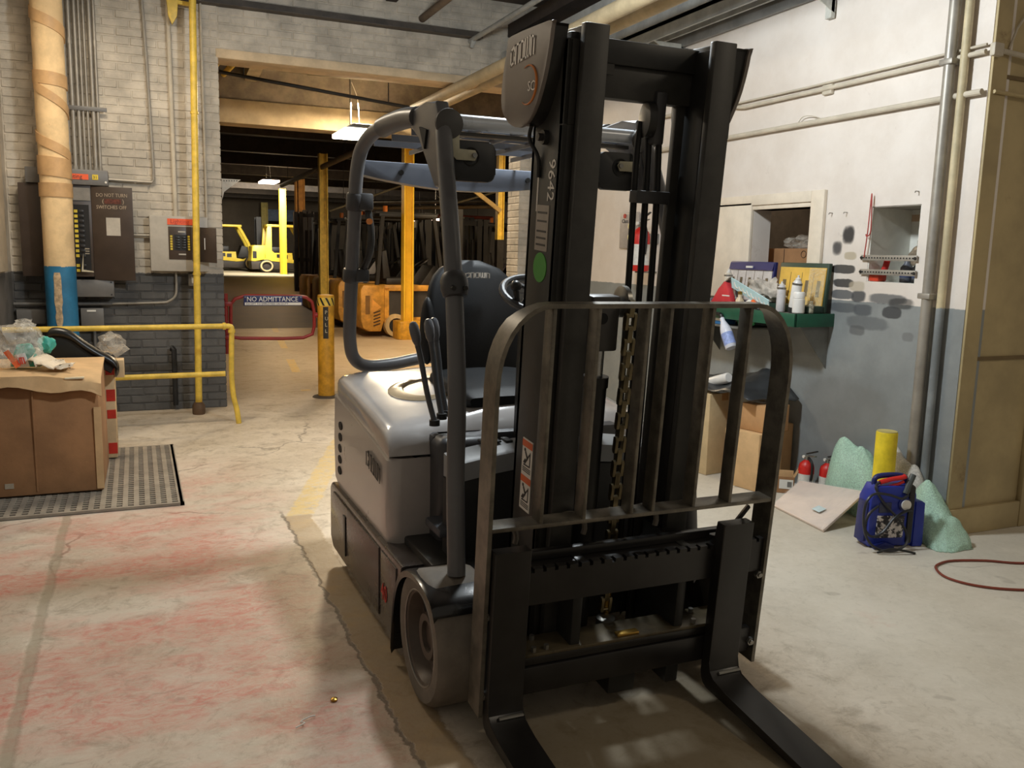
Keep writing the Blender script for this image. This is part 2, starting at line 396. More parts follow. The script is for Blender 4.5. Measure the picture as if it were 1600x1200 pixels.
DECKM = M('deck_concrete', (186, 174, 148), .6, var=.1, scale=2)
m = MB(); m.prism([(16.5, .002), (29.4, .002), (29.4, .575)], 'x', -2, 5.4); m.build('floor_ramp', RAMPM, kind='structure')
m = MB(); m.box(-7, 15, 29.4, 46, -.1, .575); m.build('floor_deck', DECKM, kind='structure')

# brick wall with the wide opening ---------------------------------------------------
BRW = PAINTED('painted_brick', (208, 198, 182), (92, 91, 90), 1.235, True, .22)
MORT = PAINTED('painted_mortar', (206, 196, 180), (88, 87, 86), 1.235, True, .22)
JL, JR, LZ = .735, 3.67, 3.138
m = MB(); m.box(-1.1, JL-.006, 8.307, 8.6, 0, 4); m.box(JR+.006, 4.0, 8.307, 8.6, 0, 4); m.box(JL-.006, JR+.006, 8.307, 8.6, LZ+.012, 4)
wall_back = m.build('wall_back', MORT, kind='structure')
def brick_mesh(L, D, hh, sd):
    rn = random.Random(sd); b = bmesh.new(); q = lambda: rn.uniform(-.0025, .0025)
    P = []
    for yy in (0, .006):
        e = .0 if yy else .004
        P.append([b.verts.new((sx*(L/2-e)+q(), yy+q()*.5, sz*(hh/2-e)+q())) for sx, sz in ((-1, -1), (1, -1), (1, 1), (-1, 1))])
    P.append([b.verts.new((v.co.x, D, v.co.z)) for v in P[1]])
    b.faces.new(P[0])
    for A, B in zip(P, P[1:]):
        for k in range(4): b.faces.new((A[k], B[k], B[(k+1) % 4], A[(k+1) % 4]))
    bmesh.ops.recalc_face_normals(b, faces=b.faces[:])
    me = bpy.data.meshes.new('brick'); b.to_mesh(me); b.free(); me.materials.append(BRW); return me
BL, BH, PX_, PZ_ = .205, .0605, .216, .0715
full = [brick_mesh(BL, .1, BH, k) for k in range(6)]; half = [brick_mesh(BL/2-.006, .1, BH, 20+k) for k in range(3)]
bricks = []
def course_fill(x0, x1, z0, z1, salt):
    rn = random.Random(salt); z = z0+BH/2+.004; c = int(round(z0/PZ_))
    while z < z1-.02:
        x = x0+(.0 if c % 2 else -PX_/2)
        while x < x1-.01:
            a = max(x, x0); bb = min(x+PX_, x1)
            if bb-a > PX_*.9: bricks.append((a+PX_/2, z, 1.0, rn.random()))
            elif bb-a > .04: bricks.append(((a+bb)/2, z, (bb-a-.011)/BL, rn.random()))
            x += PX_
        z += PZ_; c += 1
course_fill(-.95, JL, 0, 3.95, 1); course_fill(JL, JR, LZ+.07, 3.95, 2); course_fill(JR, 4.0, 0, 3.95, 3)
inview = lambda b: b[1] > .55 and b[2] > .9
bricks.sort(key=lambda b: (not inview(b), (b[0]**2+8.3**2+(b[1]-H)**2)))
rb = bmesh.new()
for i, (x, z, sc, q) in enumerate(bricks):
    me = full[int(q*6)]
    if i < 290:
        o = bpy.data.objects.new('brick', me); o.location = (x, 8.300+.006*(q-.5), z); o.rotation_euler = (0, R((q*7 % 1-.5)*.8), 0)
        COL.objects.link(o); o.parent = wall_back
    else:
        nv = len(rb.verts); rb.from_mesh(me); rb.verts.ensure_lookup_table()
        for v in rb.verts[nv:]: v.co = Vector((v.co.x*sc+x, v.co.y+8.300+.006*(q-.5), v.co.z+z))
# jamb returns of the opening: brick ends showing in the thickness of the wall
for xs, sgn in ((JL, -1), (JR, 1)):
    z = .034; c = 0
    while z < (LZ if sgn < 0 else LZ):
        for yy, ln in (((8.405, .20), (8.555, .085)) if c % 2 else ((8.35, .09), (8.50, .20))):
            nv = len(rb.verts); rb.from_mesh(full[c % 6]); rb.verts.ensure_lookup_table()
            for v in rb.verts[nv:]:
                lx, ly, lz = v.co; v.co = Vector((xs+sgn*ly*.3, yy+lx*ln/BL, z+lz))
        z += PZ_; c += 1
bmesh.ops.recalc_face_normals(rb, faces=rb.faces[:])
me = bpy.data.meshes.new('bricks'); rb.to_mesh(me); rb.free(); me.materials.append(BRW)
o = bpy.data.objects.new('bricks', me); COL.objects.link(o); o.parent = wall_back; o['kind'] = 'stuff'
LINT = M('lintel_plaster', (206, 184, 152), .7, var=.1)
m = MB(); m.box(JL-.02, JR+.02, 8.295, 8.62, LZ-.012, LZ+.068, .008); m.build('trim_1', LINT, kind='structure')
m = MB(); m.box(-.1, 3.2, 8.27, 8.31, 3.56, 3.63); m.box(-.1, 3.2, 8.20, 8.31, 3.556, 3.564); m.build('trim_2', M('steel_angle', (84, 76, 68), .6, .3, var=.2), kind='structure')

# right wall with its two openings ---------------------------------------------------
def wall_right_mat():
    t = NT('wall_right_paint'); p, x, y, z = t.pos(); n = t.noise(p, 2.2, 6, .65); nf = t.noise(p, 30, 5, .7)
    wt = t.mix(t.step(n, .3, .7), lin((214, 204, 194)), lin((226, 218, 210)))
    gr = t.mix(t.step(n, .3, .7), lin((126, 130, 130)), lin((146, 150, 150)))
    e = t.math('ADD', z, t.math('MULTIPLY', t.math('SUBTRACT', t.noise(p, 9, 4, .6), .5), .02))
    col = t.mix(t.step(e, 1.236, 1.242), gr, wt)
    col = t.mix(t.math('MULTIPLY', t.step(t.noise(p, 5, 8, .8), .60, .70), .35), col, lin((170, 158, 144)))
    wob = t.math('SUBTRACT', t.noise(p, 16, 4, .6), .5)
    def blot(yc, zc, ry, rz, c, k=.9, soft=.5):
        nonlocal col
        a = t.math('DIVIDE', t.math('SUBTRACT', y, yc), ry); b = t.math('DIVIDE', t.math('SUBTRACT', z, zc), rz)
        d = t.math('ADD', t.math('ADD', t.math('POWER', t.math('ABSOLUTE', a), 3), t.math('POWER', t.math('ABSOLUTE', b), 3)), t.math('MULTIPLY', wob, 1.3))
        col = t.mix(t.math('MULTIPLY', t.step(d, 1+soft, 1-soft), k), col, lin(c))
    dk = (28, 30, 34); md = (84, 88, 92); tn = (178, 166, 144)
    blot(4.06, 1.638, .046, .052, dk, .95, .7); blot(4.145, 1.557, .038, .042, (46, 48, 54), .9, .8); blot(4.03, 1.512, .05, .024, tn)
    blot(4.08, 1.430, .10, .027, dk, .9, .3); blot(4.07, 1.345, .085, .026, dk, .9, .3); blot(4.075, 1.275, .095, .028, md, .9, .3)
    blot(3.94, 1.27, .055, .035, (56, 60, 66)); blot(3.96, 1.33, .06, .03, tn, .7); blot(3.72, 1.265, .13, .03, md, .85); blot(3.62, 1.245, .09, .03, dk, .7)
    blot(4.06, 1.195, .11, .03, md, .8); blot(3.9, 1.19, .07, .035, (74, 78, 84), .8); blot(3.68, 1.19, .07, .035, (58, 60, 64), .9, .3); blot(3.86, 1.115, .16, .04, md, .6)
    blot(3.93, 1.065, .06, .03, (80, 80, 82), .6); blot(3.55, 1.06, .04, .025, (96, 96, 98), .5); blot(4.32, 1.13, .1, .012, md, .7)
    blot(4.0, .55, .35, .2, (112, 110, 106), .35)
    t.lk(col, t.b.inputs['Base Color']); t.b.inputs['Roughness'].default_value = .5
    t.bump(t.math('ADD', nf, t.math('MULTIPLY', n, 2)), .12, .006); return t.m
WRM = wall_right_mat()
WX = 4.0; N0, N1, NZ0, NZ1 = 3.54, 3.89, 1.362, 1.80; Q0, Q1, QZ0, QZ1 = 4.375, 4.957, 1.24, 1.82
m = MB()
def wseg(y0, y1, z0=0, z1=3.2): m.box(WX, WX+.15, y0, y1, z0, z1)
wseg(3.2, N0); wseg(N0, N1, 0, NZ0); wseg(N0, N1, NZ1, 3.2); wseg(N1, Q0); wseg(Q0, Q1, 0, QZ0); wseg(Q0, Q1, QZ1, 3.2); wseg(Q1, 8.6)
m.build('wall_right', WRM, kind='structure')
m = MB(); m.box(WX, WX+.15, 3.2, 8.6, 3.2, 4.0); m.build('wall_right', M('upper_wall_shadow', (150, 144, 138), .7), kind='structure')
TRIMW = M('cream_trim', (222, 210, 192), .5, var=.06)
win = thing('window_1', 'cream framed service hatch with a dark room behind', 'window', (4.0, 4.66, QZ0)); win['kind'] = 'structure'
m = MB(); m.box(3.972, 4.0, 4.26, Q0, 1.2, 1.92, .004); m.build('casing', TRIMW, win)
m = MB(); m.box(3.972, 4.0, Q1, 5.55, 1.2, 1.87, .004); m.build('casing', TRIMW, win)
m = MB(); m.box(3.972, 4.0, Q0, 5.55, QZ1+.03, 1.92, .004); m.build('casing', TRIMW, win)
m = MB(); m.box(3.985, 4.15, Q0, Q1, QZ1, QZ1+.03, .003); m.build('head_rail', TRIMW, win)
l = bpy.data.lights.new('office_fill_light', 'POINT'); l.energy = 9; l.color = MID; l.shadow_soft_size = .1  # added fill that keeps the room behind the hatch from going black
o = bpy.data.objects.new('office_fill_light', l); o.location = (5.3, 5.6, 2.3); COL.objects.link(o)
INR = M('hatch_room_paint', (130, 118, 106), .8, var=.12)
m = MB(); m.box(4.16, 6.2, 3.25, 3.3, 0, 3); m.box(4.16, 6.2, 6.6, 6.65, 0, 3); m.box(6.2, 6.25, 3.25, 6.65, 0, 3); m.box(4.16, 6.2, 3.3, 6.6, 2.6, 2.65); m.box(4.15, 4.62, 4.0, 5.4, 1.14, 1.18)
m.build('wall_office', INR, kind='structure')
# pass-through niche
NIC = M('niche_paint', (228, 228, 220), .55, var=.06)
nic = thing('window_2', 'small square pass-through cut in the white wall', 'window', (4.0, 3.7, NZ0)); nic['kind'] = 'structure'
m = MB(); m.box(4.004, 4.34, N1-.006, N1+.012, NZ0, NZ1); m.build('side_panel', NIC, nic)
m = MB(); m.box(4.004, 4.34, N0-.012, N0+.006, NZ0, NZ1); m.build('side_panel', NIC, nic)
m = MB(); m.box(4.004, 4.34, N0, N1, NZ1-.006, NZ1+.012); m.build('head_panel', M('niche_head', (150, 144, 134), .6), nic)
m = MB(); m.box(4.004, 4.34, N0, N1, NZ0-.012, NZ0+.001); m.build('sill', NIC, nic)
m = MB(); yb0, yb1 = N0, N1
m.box(4.32, 4.34, N0, N1, 1.655, NZ1); m.prism([(N1, NZ0), (N1, 1.655), (3.70, 1.655), (3.80, NZ0)], 'x', 4.32, 4.34); m.build('back_panel', NIC, nic)
m = MB(); m.box(4.318, 4.322, N0, N1, 1.725, 1.765); m.build('back_stripe', M('tan_stripe', (196, 170, 140), .6), nic)
m = MB(); m.box(4.36, 4.38, N0-.1, N1+.1, 1.2, 1.9); m.build('back_board', INR, nic)

# wall end / timber-faced front wall right of the corner
FR = M('tan_wall_paint', (176, 158, 118), .6, var=.14, scale=1.6, c2=(120, 98, 66), thr=(.60, .78), bump=.15, bscale=14)
m = MB(); m.box(4.012, 7.5, 3.205, 3.25, 0, 4); m.build('wall_front', FR, kind='structure')
m = MB(); m.box(4.004, 4.115, 3.186, 3.205, .15, 3.95, .004); m.build('trim_3', FR, kind='structure')
m = MB(); m.box(4.57, 4.75, 3.17, 3.205, 0, 3.95, .006); m.build('trim_4', FR, kind='structure')
m = MB(); m.box(4.004, 4.57, 3.175, 3.205, 0, .15, .006); m.build('baseboard_front', FR, kind='structure')
m = MB(); m.box(4.115, 4.57, 3.197, 3.205, .965, .985); m.box(4.115, 4.57, 3.197, 3.205, 2.42, 2.44); m.build('trim_5', M('tan_joint', (110, 92, 62), .7), kind='structure')

# left wall
LWM = PAINTED('left_wall_paint', (206, 194, 176), (112, 108, 104), 1.235, False, .3)
m = MB(); m.box(-1.1, -.955, 3.4, 8.6, 0, 4); m.build('wall_left', LWM, kind='structure')
m = MB(); m.box(-.955, -.925, 6.2, 7.85, 1.25, 3.9, .006); m.build('trim_6', M('left_cream_board', (204, 190, 168), .6, var=.08), kind='structure')
# ceiling of the bay: boards with joists under them
CEIL = M('sooty_ceiling', (86, 74, 64), .9, var=.25, scale=2.4, c2=(120, 84, 70), thr=(.55, .75), bump=.3, bscale=20)
m = MB(); m.box(-1.1, 4.15, .8, 8.6, 3.95, 4.05); ceil = m.build('ceiling', CEIL, kind='structure')
for xj in (-.4, .5, 1.4, 2.3):
    m = MB(); m.box(xj-.05, xj+.05, .8, 8.3, 3.80, 3.95); m.build('joist', DARKW, ceil)
m = MB(); m.box(3.5, 4.0, 3.3, 8.3, 3.62, 3.74); m.build('joist', DARKW, ceil)
# hall beyond the opening
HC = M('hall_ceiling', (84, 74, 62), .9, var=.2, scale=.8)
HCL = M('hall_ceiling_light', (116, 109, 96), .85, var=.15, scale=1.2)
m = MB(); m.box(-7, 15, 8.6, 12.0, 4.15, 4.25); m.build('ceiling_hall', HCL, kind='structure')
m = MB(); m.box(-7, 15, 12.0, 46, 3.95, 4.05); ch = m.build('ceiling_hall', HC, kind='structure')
for k in range(9):
    m = MB(); yy = 14.5+3.1*k; m.box(-7, 15, yy-.12, yy+.12, 3.62, 3.95); m.build('beam', M('dark_beam', (62, 54, 46), .85, var=.2), ch)
m = MB(); m.box(-7, 15, 11.9, 12.25, 3.06, 3.36, .015); m.build('trim_7', CREAMB, kind='structure')
m = MB(); m.box(-7, 15, 11.95, 12.2, 3.36, 4.15); m.build('trim_8', M('beam_upper', (122, 112, 100), .85, var=.2), kind='structure')
m = MB(); m.bar((1.45, 8.7, 4.05), (1.45, 12.0, 3.75), .16, .3); m.build('trim_9', M('raking_beam', (150, 136, 112), .85, var=.2), kind='structure')
WF = M('hall_wall', (112, 100, 84), .85, var=.15, scale=.7)
m = MB(); m.box(-7, 15, 44, 44.2, .575, 4); m.build('wall_far', WF, kind='structure')
m = MB(); m.box(-7.2, -7, 8.6, 46, 0, 4); m.build('wall_hall_left', WF, kind='structure')
m = MB(); m.box(15, 15.2, 8.6, 46, 0, 4); m.build('wall_hall_right', WF, kind='structure')
m = MB(); m.box(-7, -1.1, 8.3, 8.6, 0, 4); m.box(4.15, 15, 8.3, 8.6, 0, 4); m.build('wall_back', WF, kind='structure')
# ================================================================== FORKLIFT
XC = 1.41
TH = R(4.7)
MAST = Matrix(((1, 0, 0, 0), (0, math.cos(TH), -math.sin(TH), 2.2), (0, math.sin(TH), math.cos(TH), 0), (0, 0, 0, 1)))  # mast tilted forward
def mp(u, v, yp):                # point of the photograph on a mast-parallel plane, in mast coordinates
    e = Vector((0, math.cos(TH), math.sin(TH))); o = Vector((0, 2.2, 0)); r = ray(u, v)
    p = CAM + r*((o+e*yp-CAM).dot(e)/r.dot(e))
    return MAST.inverted() @ p
T = thing('forklift', 'grey electric counterbalance forklift with black mast and forks lowered, in the middle of the bay', 'forklift', (XC, 3.1, 0))
mir = lambda x: 2*XC-x
# --- chassis skirt -------------------------------------------------
m = MB(); XS = .82
side = [(3.06, .06), (3.98, .06), (4.03, .10), (4.03, .345), (4.0, .372), (2.84, .372), (2.84, .30), (2.80, .30), (2.80, .372), (2.78, .372), (2.86, .06)]
m.prism([(2.86, .055), (3.97, .055), (4.03, .10), (4.03, .35), (4.0, .372), (2.80, .372), (2.83, .25)], 'x', XS, mir(XS), .012)
chas = m.build('chassis', SKIRT, T)
m = MB(); m.prism([(3.10, .075), (3.90, .075), (3.965, .13), (3.965, .325), (3.93, .345), (3.10, .345)], 'x', XS-.007, XS+.01, .005); m.build('battery_door', SKIRT, T)
m = MB(); m.prism([(2.88, .07), (3.07, .07), (3.07, .345), (2.86, .345)], 'x', XS-.006, XS+.01, .004); sk = m.build('side_skirt', SKIRT, T)
txt('40', .095, (XS-.008, 3.055, .165), (0, -1, 0), (0, 0, 1), M('red_print_skirt', (196, 54, 46), .5), sk, 'lettering', .001, .9)
m = MB(); m.prism([(3.66, .30), (3.70, .30), (3.665, .12), (3.655, .12)], 'x', XS-.012, XS+.01); m.build('door_pull', BLACK, T)
# --- side panel and hood ------------------------------------------
XP = .84
def seam(y): return .706+.102*((y-3.09)/.9)**.8 if y > 3.09 else .706
ys = [3.09+.91*k/12 for k in range(13)]
def side_panel(sg, name):
    m = MB(); X = (lambda x: x) if sg < 0 else mir
    poly = [(3.12, .352), (3.96, .352), (4.0, .39), (4.02, .60), (3.995, seam(4.0)-.004)]+[(y, seam(y)-.004) for y in reversed(ys[:-1])]
    # outer skin with a rounded front corner that turns into the front face
    rows = []
    for y in ys:
        zt = seam(y)-.004; zb = .352 if y < 3.9 else .352+(y-3.9)*.4
        rows.append([(X(XP+.012), y, zb-.0), (X(XP), y, zb+.012), (X(XP-.004), y, (zb+zt)/2), (X(XP), y, zt-.012), (X(XP+.012), y, zt), (X(XP+.10), y, zt), (X(XP+.10), y, zb)])
    fr = []
    for k in range(1, 6):
        a = R(18*k); dx = .05*(1-math.cos(a)); dy = .05*math.sin(a); zt = .702; zb = .352
        xx = XP+dx; yy = 3.09-dy
        fr.append([(X(xx+.012), yy, zb), (X(xx), yy, zb+.012), (X(xx-.003), yy, .52), (X(xx), yy, zt-.012), (X(xx+.012), yy, zt), (X(max(xx+.05, XP+.1)), yy+.0, zt), (X(max(xx+.05, XP+.1)), yy, zb)])
    fr.append([(X(1.0), 3.04, .352), (X(1.0), 3.04, .364), (X(1.0), 3.038, .52), (X(1.0), 3.04, .69), (X(1.0), 3.04, .702), (X(1.0), 3.09, .702), (X(1.0), 3.09, .352)])
    m.loft(list(reversed(fr))+rows, closed=True, capends=True); return m.build(name, BODY, T)
sp = side_panel(-1, 'side_panel'); side_panel(1, 'side_panel')
for k in range(5):
    z = .672-.054*k; y = 3.865+.006*k
    m = MB(); m.prism([(y+.034*math.cos(2*PI*q/18), z+.0195*math.sin(2*PI*q/18)) for q in range(18)], 'x', XP-.0058, XP+.004); m.build('vent_hole', M('vent_black', (14, 14, 14), .8), sp)
strokes(CROWN, (XP-.0085, 3.36, .612), (0, -1, -.12), (0, -.03, 1), .038, .062, .0085, MARKD, sp)
# hood: lofted shell
def hood():
    m = MB(); rows = []
    ny = 22
    for i in range(ny+1):
        t = i/ny; y = 3.05+.99*t
        s0 = seam(y); edge = s0+.078
        cen = .835+.075*math.sin(PI*min(1, t*1.1)*.62)
        fz = 1.0
        if t < .09: q = t/.09; fz = math.sqrt(1-(1-q)**2)*.5+.5
        if t > .88: q = (1-t)/.12; fz = math.sqrt(max(0, 1-(1-q)**2))
        pts = []; zz = lambda z: s0+(z-s0)*fz
        XH = XP
        prof = [(0, s0), (0, s0+.055), (.006, s0+.072), (.025, s0+.09), (.06, edge+.02), (.14, edge+.034), (.26, (edge+cen)/2+.02), (.40, cen+.02), (.57, cen+.028)]
        if t > .9: ins = (t-.9)*.25
        else: ins = 0
        L = [(XH+ins+a, y, zz(b)) for a, b in prof]; Rr = [(mir(p[0]), p[1], p[2]) for p in reversed(L[:-1])]
        rows.append(L+Rr)
    # front lip
    f0 = [(p[0], 3.042, min(p[2], .712)) for p in rows[0]]
    rows.insert(0, f0)
    rows.append([(p[0], 4.045, .70) for p in rows[-1]])
    m.loft(rows); return m.build('hood', M('hood_gloss_grey', (178, 174, 172), .22, var=.03, coat=.6), T, ang=50)
hd = hood()
# raised swirl emblem on the hood
m = MB(); pts = [(1.13+.13*math.cos(a)*1.0, 3.5+.15*math.sin(a)) for a in [R(60+k*14) for k in range(18)]]
def hz(x, y):
    t = (y-3.05)/.99; s0 = seam(y); edge = s0+.078; cen = .835+.075*math.sin(PI*min(1, t*1.1)*.62); a = x-XP
    pr = [(.14, edge+.034), (.26, (edge+cen)/2+.02), (.40, cen+.02), (.57, cen+.028)]
    for (a0, z0), (a1, z1) in zip(pr, pr[1:]):
        if a <= a1: return z0+(z1-z0)*(a-a0)/(a1-a0)
    return cen+.028
rows = []
for i, (x, y) in enumerate(pts):
    a = R(60+i*14); wd = .018+.016*math.sin(PI*i/17); c, s = math.cos(a), math.sin(a)
    rows.append([(x-c*wd, y-s*wd, hz(x-c*wd, y-s*wd)+.002), (x-c*wd*.8, y-s*wd*.8, hz(x-c*wd, y-s*wd)+.006), (x+c*wd*.8, y+s*wd*.8, hz(x+c*wd, y+s*wd)+.006), (x+c*wd, y+s*wd, hz(x+c*wd, y+s*wd)+.002)])
m.loft(rows); m.build('emblem', M('emblem_tan', (156, 138, 110), .3, var=.04, coat=.4), hd)
# counterweight behind
m = MB(); m.prism(rrect(.86, mir(.86), 3.5, 4.1, .10), 'z', .10, .72, .02); m.build('counterweight', BODYD, T)
# --- operator compartment ------------------------------------------
m = MB(); m.box(1.0, 1.24, 2.93, 3.12, .36, .79, .035, 3); con = m.build('side_console', BODYD, T)
m = MB(); m.box(1.0, mir(1.0), 3.02, 3.3, .36, .79, .02); m.build('seat_deck_front', BODYD, T)
m = MB(); m.prism([(2.66, .36), (3.05, .36), (3.05, .40), (2.66, .40)], 'x', .9, mir(.9), .01); m.build('floor_plate', BLACK, T)
m = MB(); m.box(.95, 1.10, 2.78, 2.95, .465, .50, .012); m.build('step_pad', M('step_rubber', (70, 72, 78), .5), T)
# dash arch
rows = []
for k in range(17):
    t = k/16; x = .985+(mir(.985)-.985)*t; z = .70+.095*math.sin(PI*(.18+.64*t)); y = 2.74
    rows.append([(x, y-.01, z-.075), (x, y-.014, z-.01), (x, y, z), (x, y+.10, z+.012), (x, y+.10, z-.075)])
m = MB(); m.loft(rows, closed=True, capends=True); m.build('dash_top', M('dash_grey', (138, 140, 142), .4, var=.05), T, ang=50)
m = MB(); m.prism([(.985, .40), (mir(.985), .40), (mir(.985), .68), (1.7, .70), (1.41, .715), (1.12, .70), (.985, .68)], 'y', 2.735, 2.85, .004); m.build('front_cowl', M('cowl_black', (38, 38, 38), .5, var=.1), T)
for k in range(3):
    m = MB(); x = 1.12+.045*k; m.box(x, x+.028, 2.80, 2.86, .795-.004*abs(k-1), .803, .004); m.build('pedal_switch', BLACK, T)
# steering column + wheel
m = MB(); m.cyl((1.432, 2.80, .70), (1.432, 2.98, 1.26), .035, 14); m.build('steering_column', BODYD, T)
sw = MB(); sw.torus((1.432, 3.0, 1.315), .155, .015, (0, -.42, .9), 32, 10); wh = sw.build('steering_wheel', M('wheel_rim_black', (60, 62, 66), .35), T)
m = MB(); m.cyl((1.432, 2.985, 1.28), (1.432, 3.0, 1.315), .045, 16)
for a in (0, 120, 240):
    u = Vector((math.cos(R(a)), math.sin(R(a))*.9, math.sin(R(a))*.42)); m.bar(Vector((1.432, 3.0, 1.315)), Vector((1.432, 3.0, 1.315))+u*.15, .025, .01)
m.build('spoke', BODYD, wh)
m = MB(); m.cyl((1.31, 2.96, 1.29), (1.30, 2.95, 1.345), .012, 10); m.blob((1.30, 2.95, 1.355), (.022, .022, .022), 0, 1, 2); m.build('spinner_knob', BLACK, wh)
# levers
def lever(u0, v0, u1, v1, y0, y1, nm='hydraulic_lever'):
    b = PY(u0, v0, y0); t = PY(u1, v1, y1)
    m = MB(); m.tube(smooth([b, b.lerp(t, .35)+Vector((-.004, 0, 0)), b.lerp(t, .7), b.lerp(t, .9)], 4), [.013]+[.0105]*11+[.012], 10); o = m.build(nm, M('lever_grey', (78, 80, 84), .35), T)
    m = MB(); d = (t-b).normalized(); c = b.lerp(t, .9)
    m.lathe([(.010, 0), (.017, .02), (.020, .05), (.018, .075), (.012, .088), (.004, .092)], c, d, 14); m.build('knob', M('lever_knob', (96, 98, 104), .3, coat=.3), o)
    m = MB(); m.cyl(b-Vector((0, 0, .012)), b+Vector((0, 0, .01)), .02, 14); m.build('boot', RUBBER, o)
lever(679, 660, 650, 527, 3.0, 3.05); lever(690, 650, 672, 522, 3.03, 3.12); lever(697, 645, 680, 520, 3.06, 3.16)
# --- seat ------------------------------------------------------------
def seat():
    m = MB(); rows = []
    zs = [.95+.49*k/14 for k in range(15)]
    for i, z in enumerate(zs):
        t = (z-.95)/.49; hw = .205+.02*math.sin(PI*t*.8)
        if t > .62: hw = .222*(max(.02, 1-((t-.62)/.385)**2.6))**.42*(1-.10*(t-.62)/.38)
        yc = 3.62+.10*t-.03*math.sin(PI*t); th = .085-.03*t
        row = []
        for k in range(20):
            a = 2*PI*k/20; c, s = math.cos(a), math.sin(a)
            bol = .028*max(0, abs(c)-.55)/.45*(1 if s < 0 else 0)*(1-t)
            row.append((1.40+hw*math.copysign(abs(c)**.6, c), yc+th*math.copysign(abs(s)**.7, s)*.6-bol, z))
        rows.append(row)
    m.loft(rows, closed=True, capends=True); b = m.build('seat_back', VINYL, T, ang=60)
    m = MB(); rows = []
    for i in range(13):
        t = i/12; y = 3.13+.50*t; hw = .225+.01*math.sin(PI*t)
        zt = .955-.03*(1-t)**2+.012*t; zb = .845
        f = 1 if .06 < t < .96 else .55
        row = []
        for k in range(20):
            a = 2*PI*k/20; c, s = math.cos(a), math.sin(a)
            row.append((1.40+hw*f**.15*math.copysign(abs(c)**.45, c), y, (zt+zb)/2+(zt-zb)/2*f*math.copysign(abs(s)**.55, s)+.012*max(0, abs(c)-.6)*(s > 0)))
        rows.append(row)
    m.loft(rows, closed=True, capends=True); m.build('seat_cushion', VINYL, T, ang=60)
    m = MB(); m.box(1.22, 1.58, 3.18, 3.6, .80, .85, .01); m.build('seat_suspension', BLACK, T)
    for sx in (-1, 1):
        m = MB(); m.blob((1.40+sx*.235, 3.60, 1.13), (.032, .045, .15), .0, 1, 3); m.build('seat_bolster', VINYL, T, ang=60)
    m = MB(); m.box(1.15, 1.17, 3.2, 3.55, .835, .85, .004); m.build('seat_rail', STEEL, T)
    strokes(CROWN, (1.342, 3.604, 1.365), (1, 0, 0), (0, .12, 1), .0205, .021, .0033, MARK, b, 'lettering', .012)
    return b
seat()
# --- front wheels and fenders ----------------------------------------
def wheel(xo, sg):
    yc, zc, rr = 2.545, .222, .222; xi = xo+sg*.20
    m = MB(); m.lathe([(.158, .004), (.172, 0), (.205, .0), (rr-.006, .012), (rr, .03), (rr, .17), (rr-.006, .19), (.19, .2), (.15, .2), (.15, .06)], (xo, yc, zc), (sg, 0, 0), 48, False); w_ = m.build('tyre', TYRE, T)
    m = MB(); m.lathe([(.002, .045), (.05, .045), (.052, .03), (.075, .028), (.082, .05), (.128, .055), (.146, .012), (.156, .006), (.160, .012), (.158, .06), (.1, .09)], (xo, yc, zc), (sg, 0, 0), 40); rm = m.build('rim', RIM, T)
    m = MB()
    m.torus((xo+sg*.006, yc, zc), .157, .004, (1, 0, 0), 40, 6); m.build('rim_ring', STEEL, rm)
    for k in range(6):
        a = R(60*k+20); m = MB(); p = (xo+sg*.03, yc+.062*math.cos(a), zc+.062*math.sin(a)); m.cyl(p, (p[0]+sg*.03, p[1], p[2]), .009, 6); m.build('lug_nut', STEEL, rm)
    for k in range(5):
        a = R(72*k+40); m = MB(); p = (xo+sg*.0495, yc+.105*math.cos(a), zc+.105*math.sin(a)); m.cyl(p, (p[0]+sg*.01, p[1], p[2]), .016, 12); m.build('rim_hole', M('vent_black', (14, 14, 14), .8), rm)
wheel(.80, 1); wheel(2.02, -1)
def fender(x0, x1):
    m = MB(); rows = []
    pr = [(2.845, .06), (2.835, .14), (2.815, .25), (2.775, .335), (2.71, .395), (2.62, .428), (2.52, .432), (2.44, .42), (2.385, .40), (2.365, .375)]
    pr = [(p.x, p.y) for p in smooth([(a, b, 0) for a, b in pr], 3)]
    for a, b in pr: rows.append([(x0, a, b-.028), (x0-.004, a, b-.006), (x0+.008, a, b), (x1, a, b+.004), (x1, a, b-.012), (x0+.012, a, b-.014)])
    m.loft(rows, closed=True, capends=True); return m.build('fender', M('fender_gloss_black', (20, 20, 21), .25, coat=.3), T, ang=50)
fender(.795, 1.07); fender(mir(1.07), mir(.795))
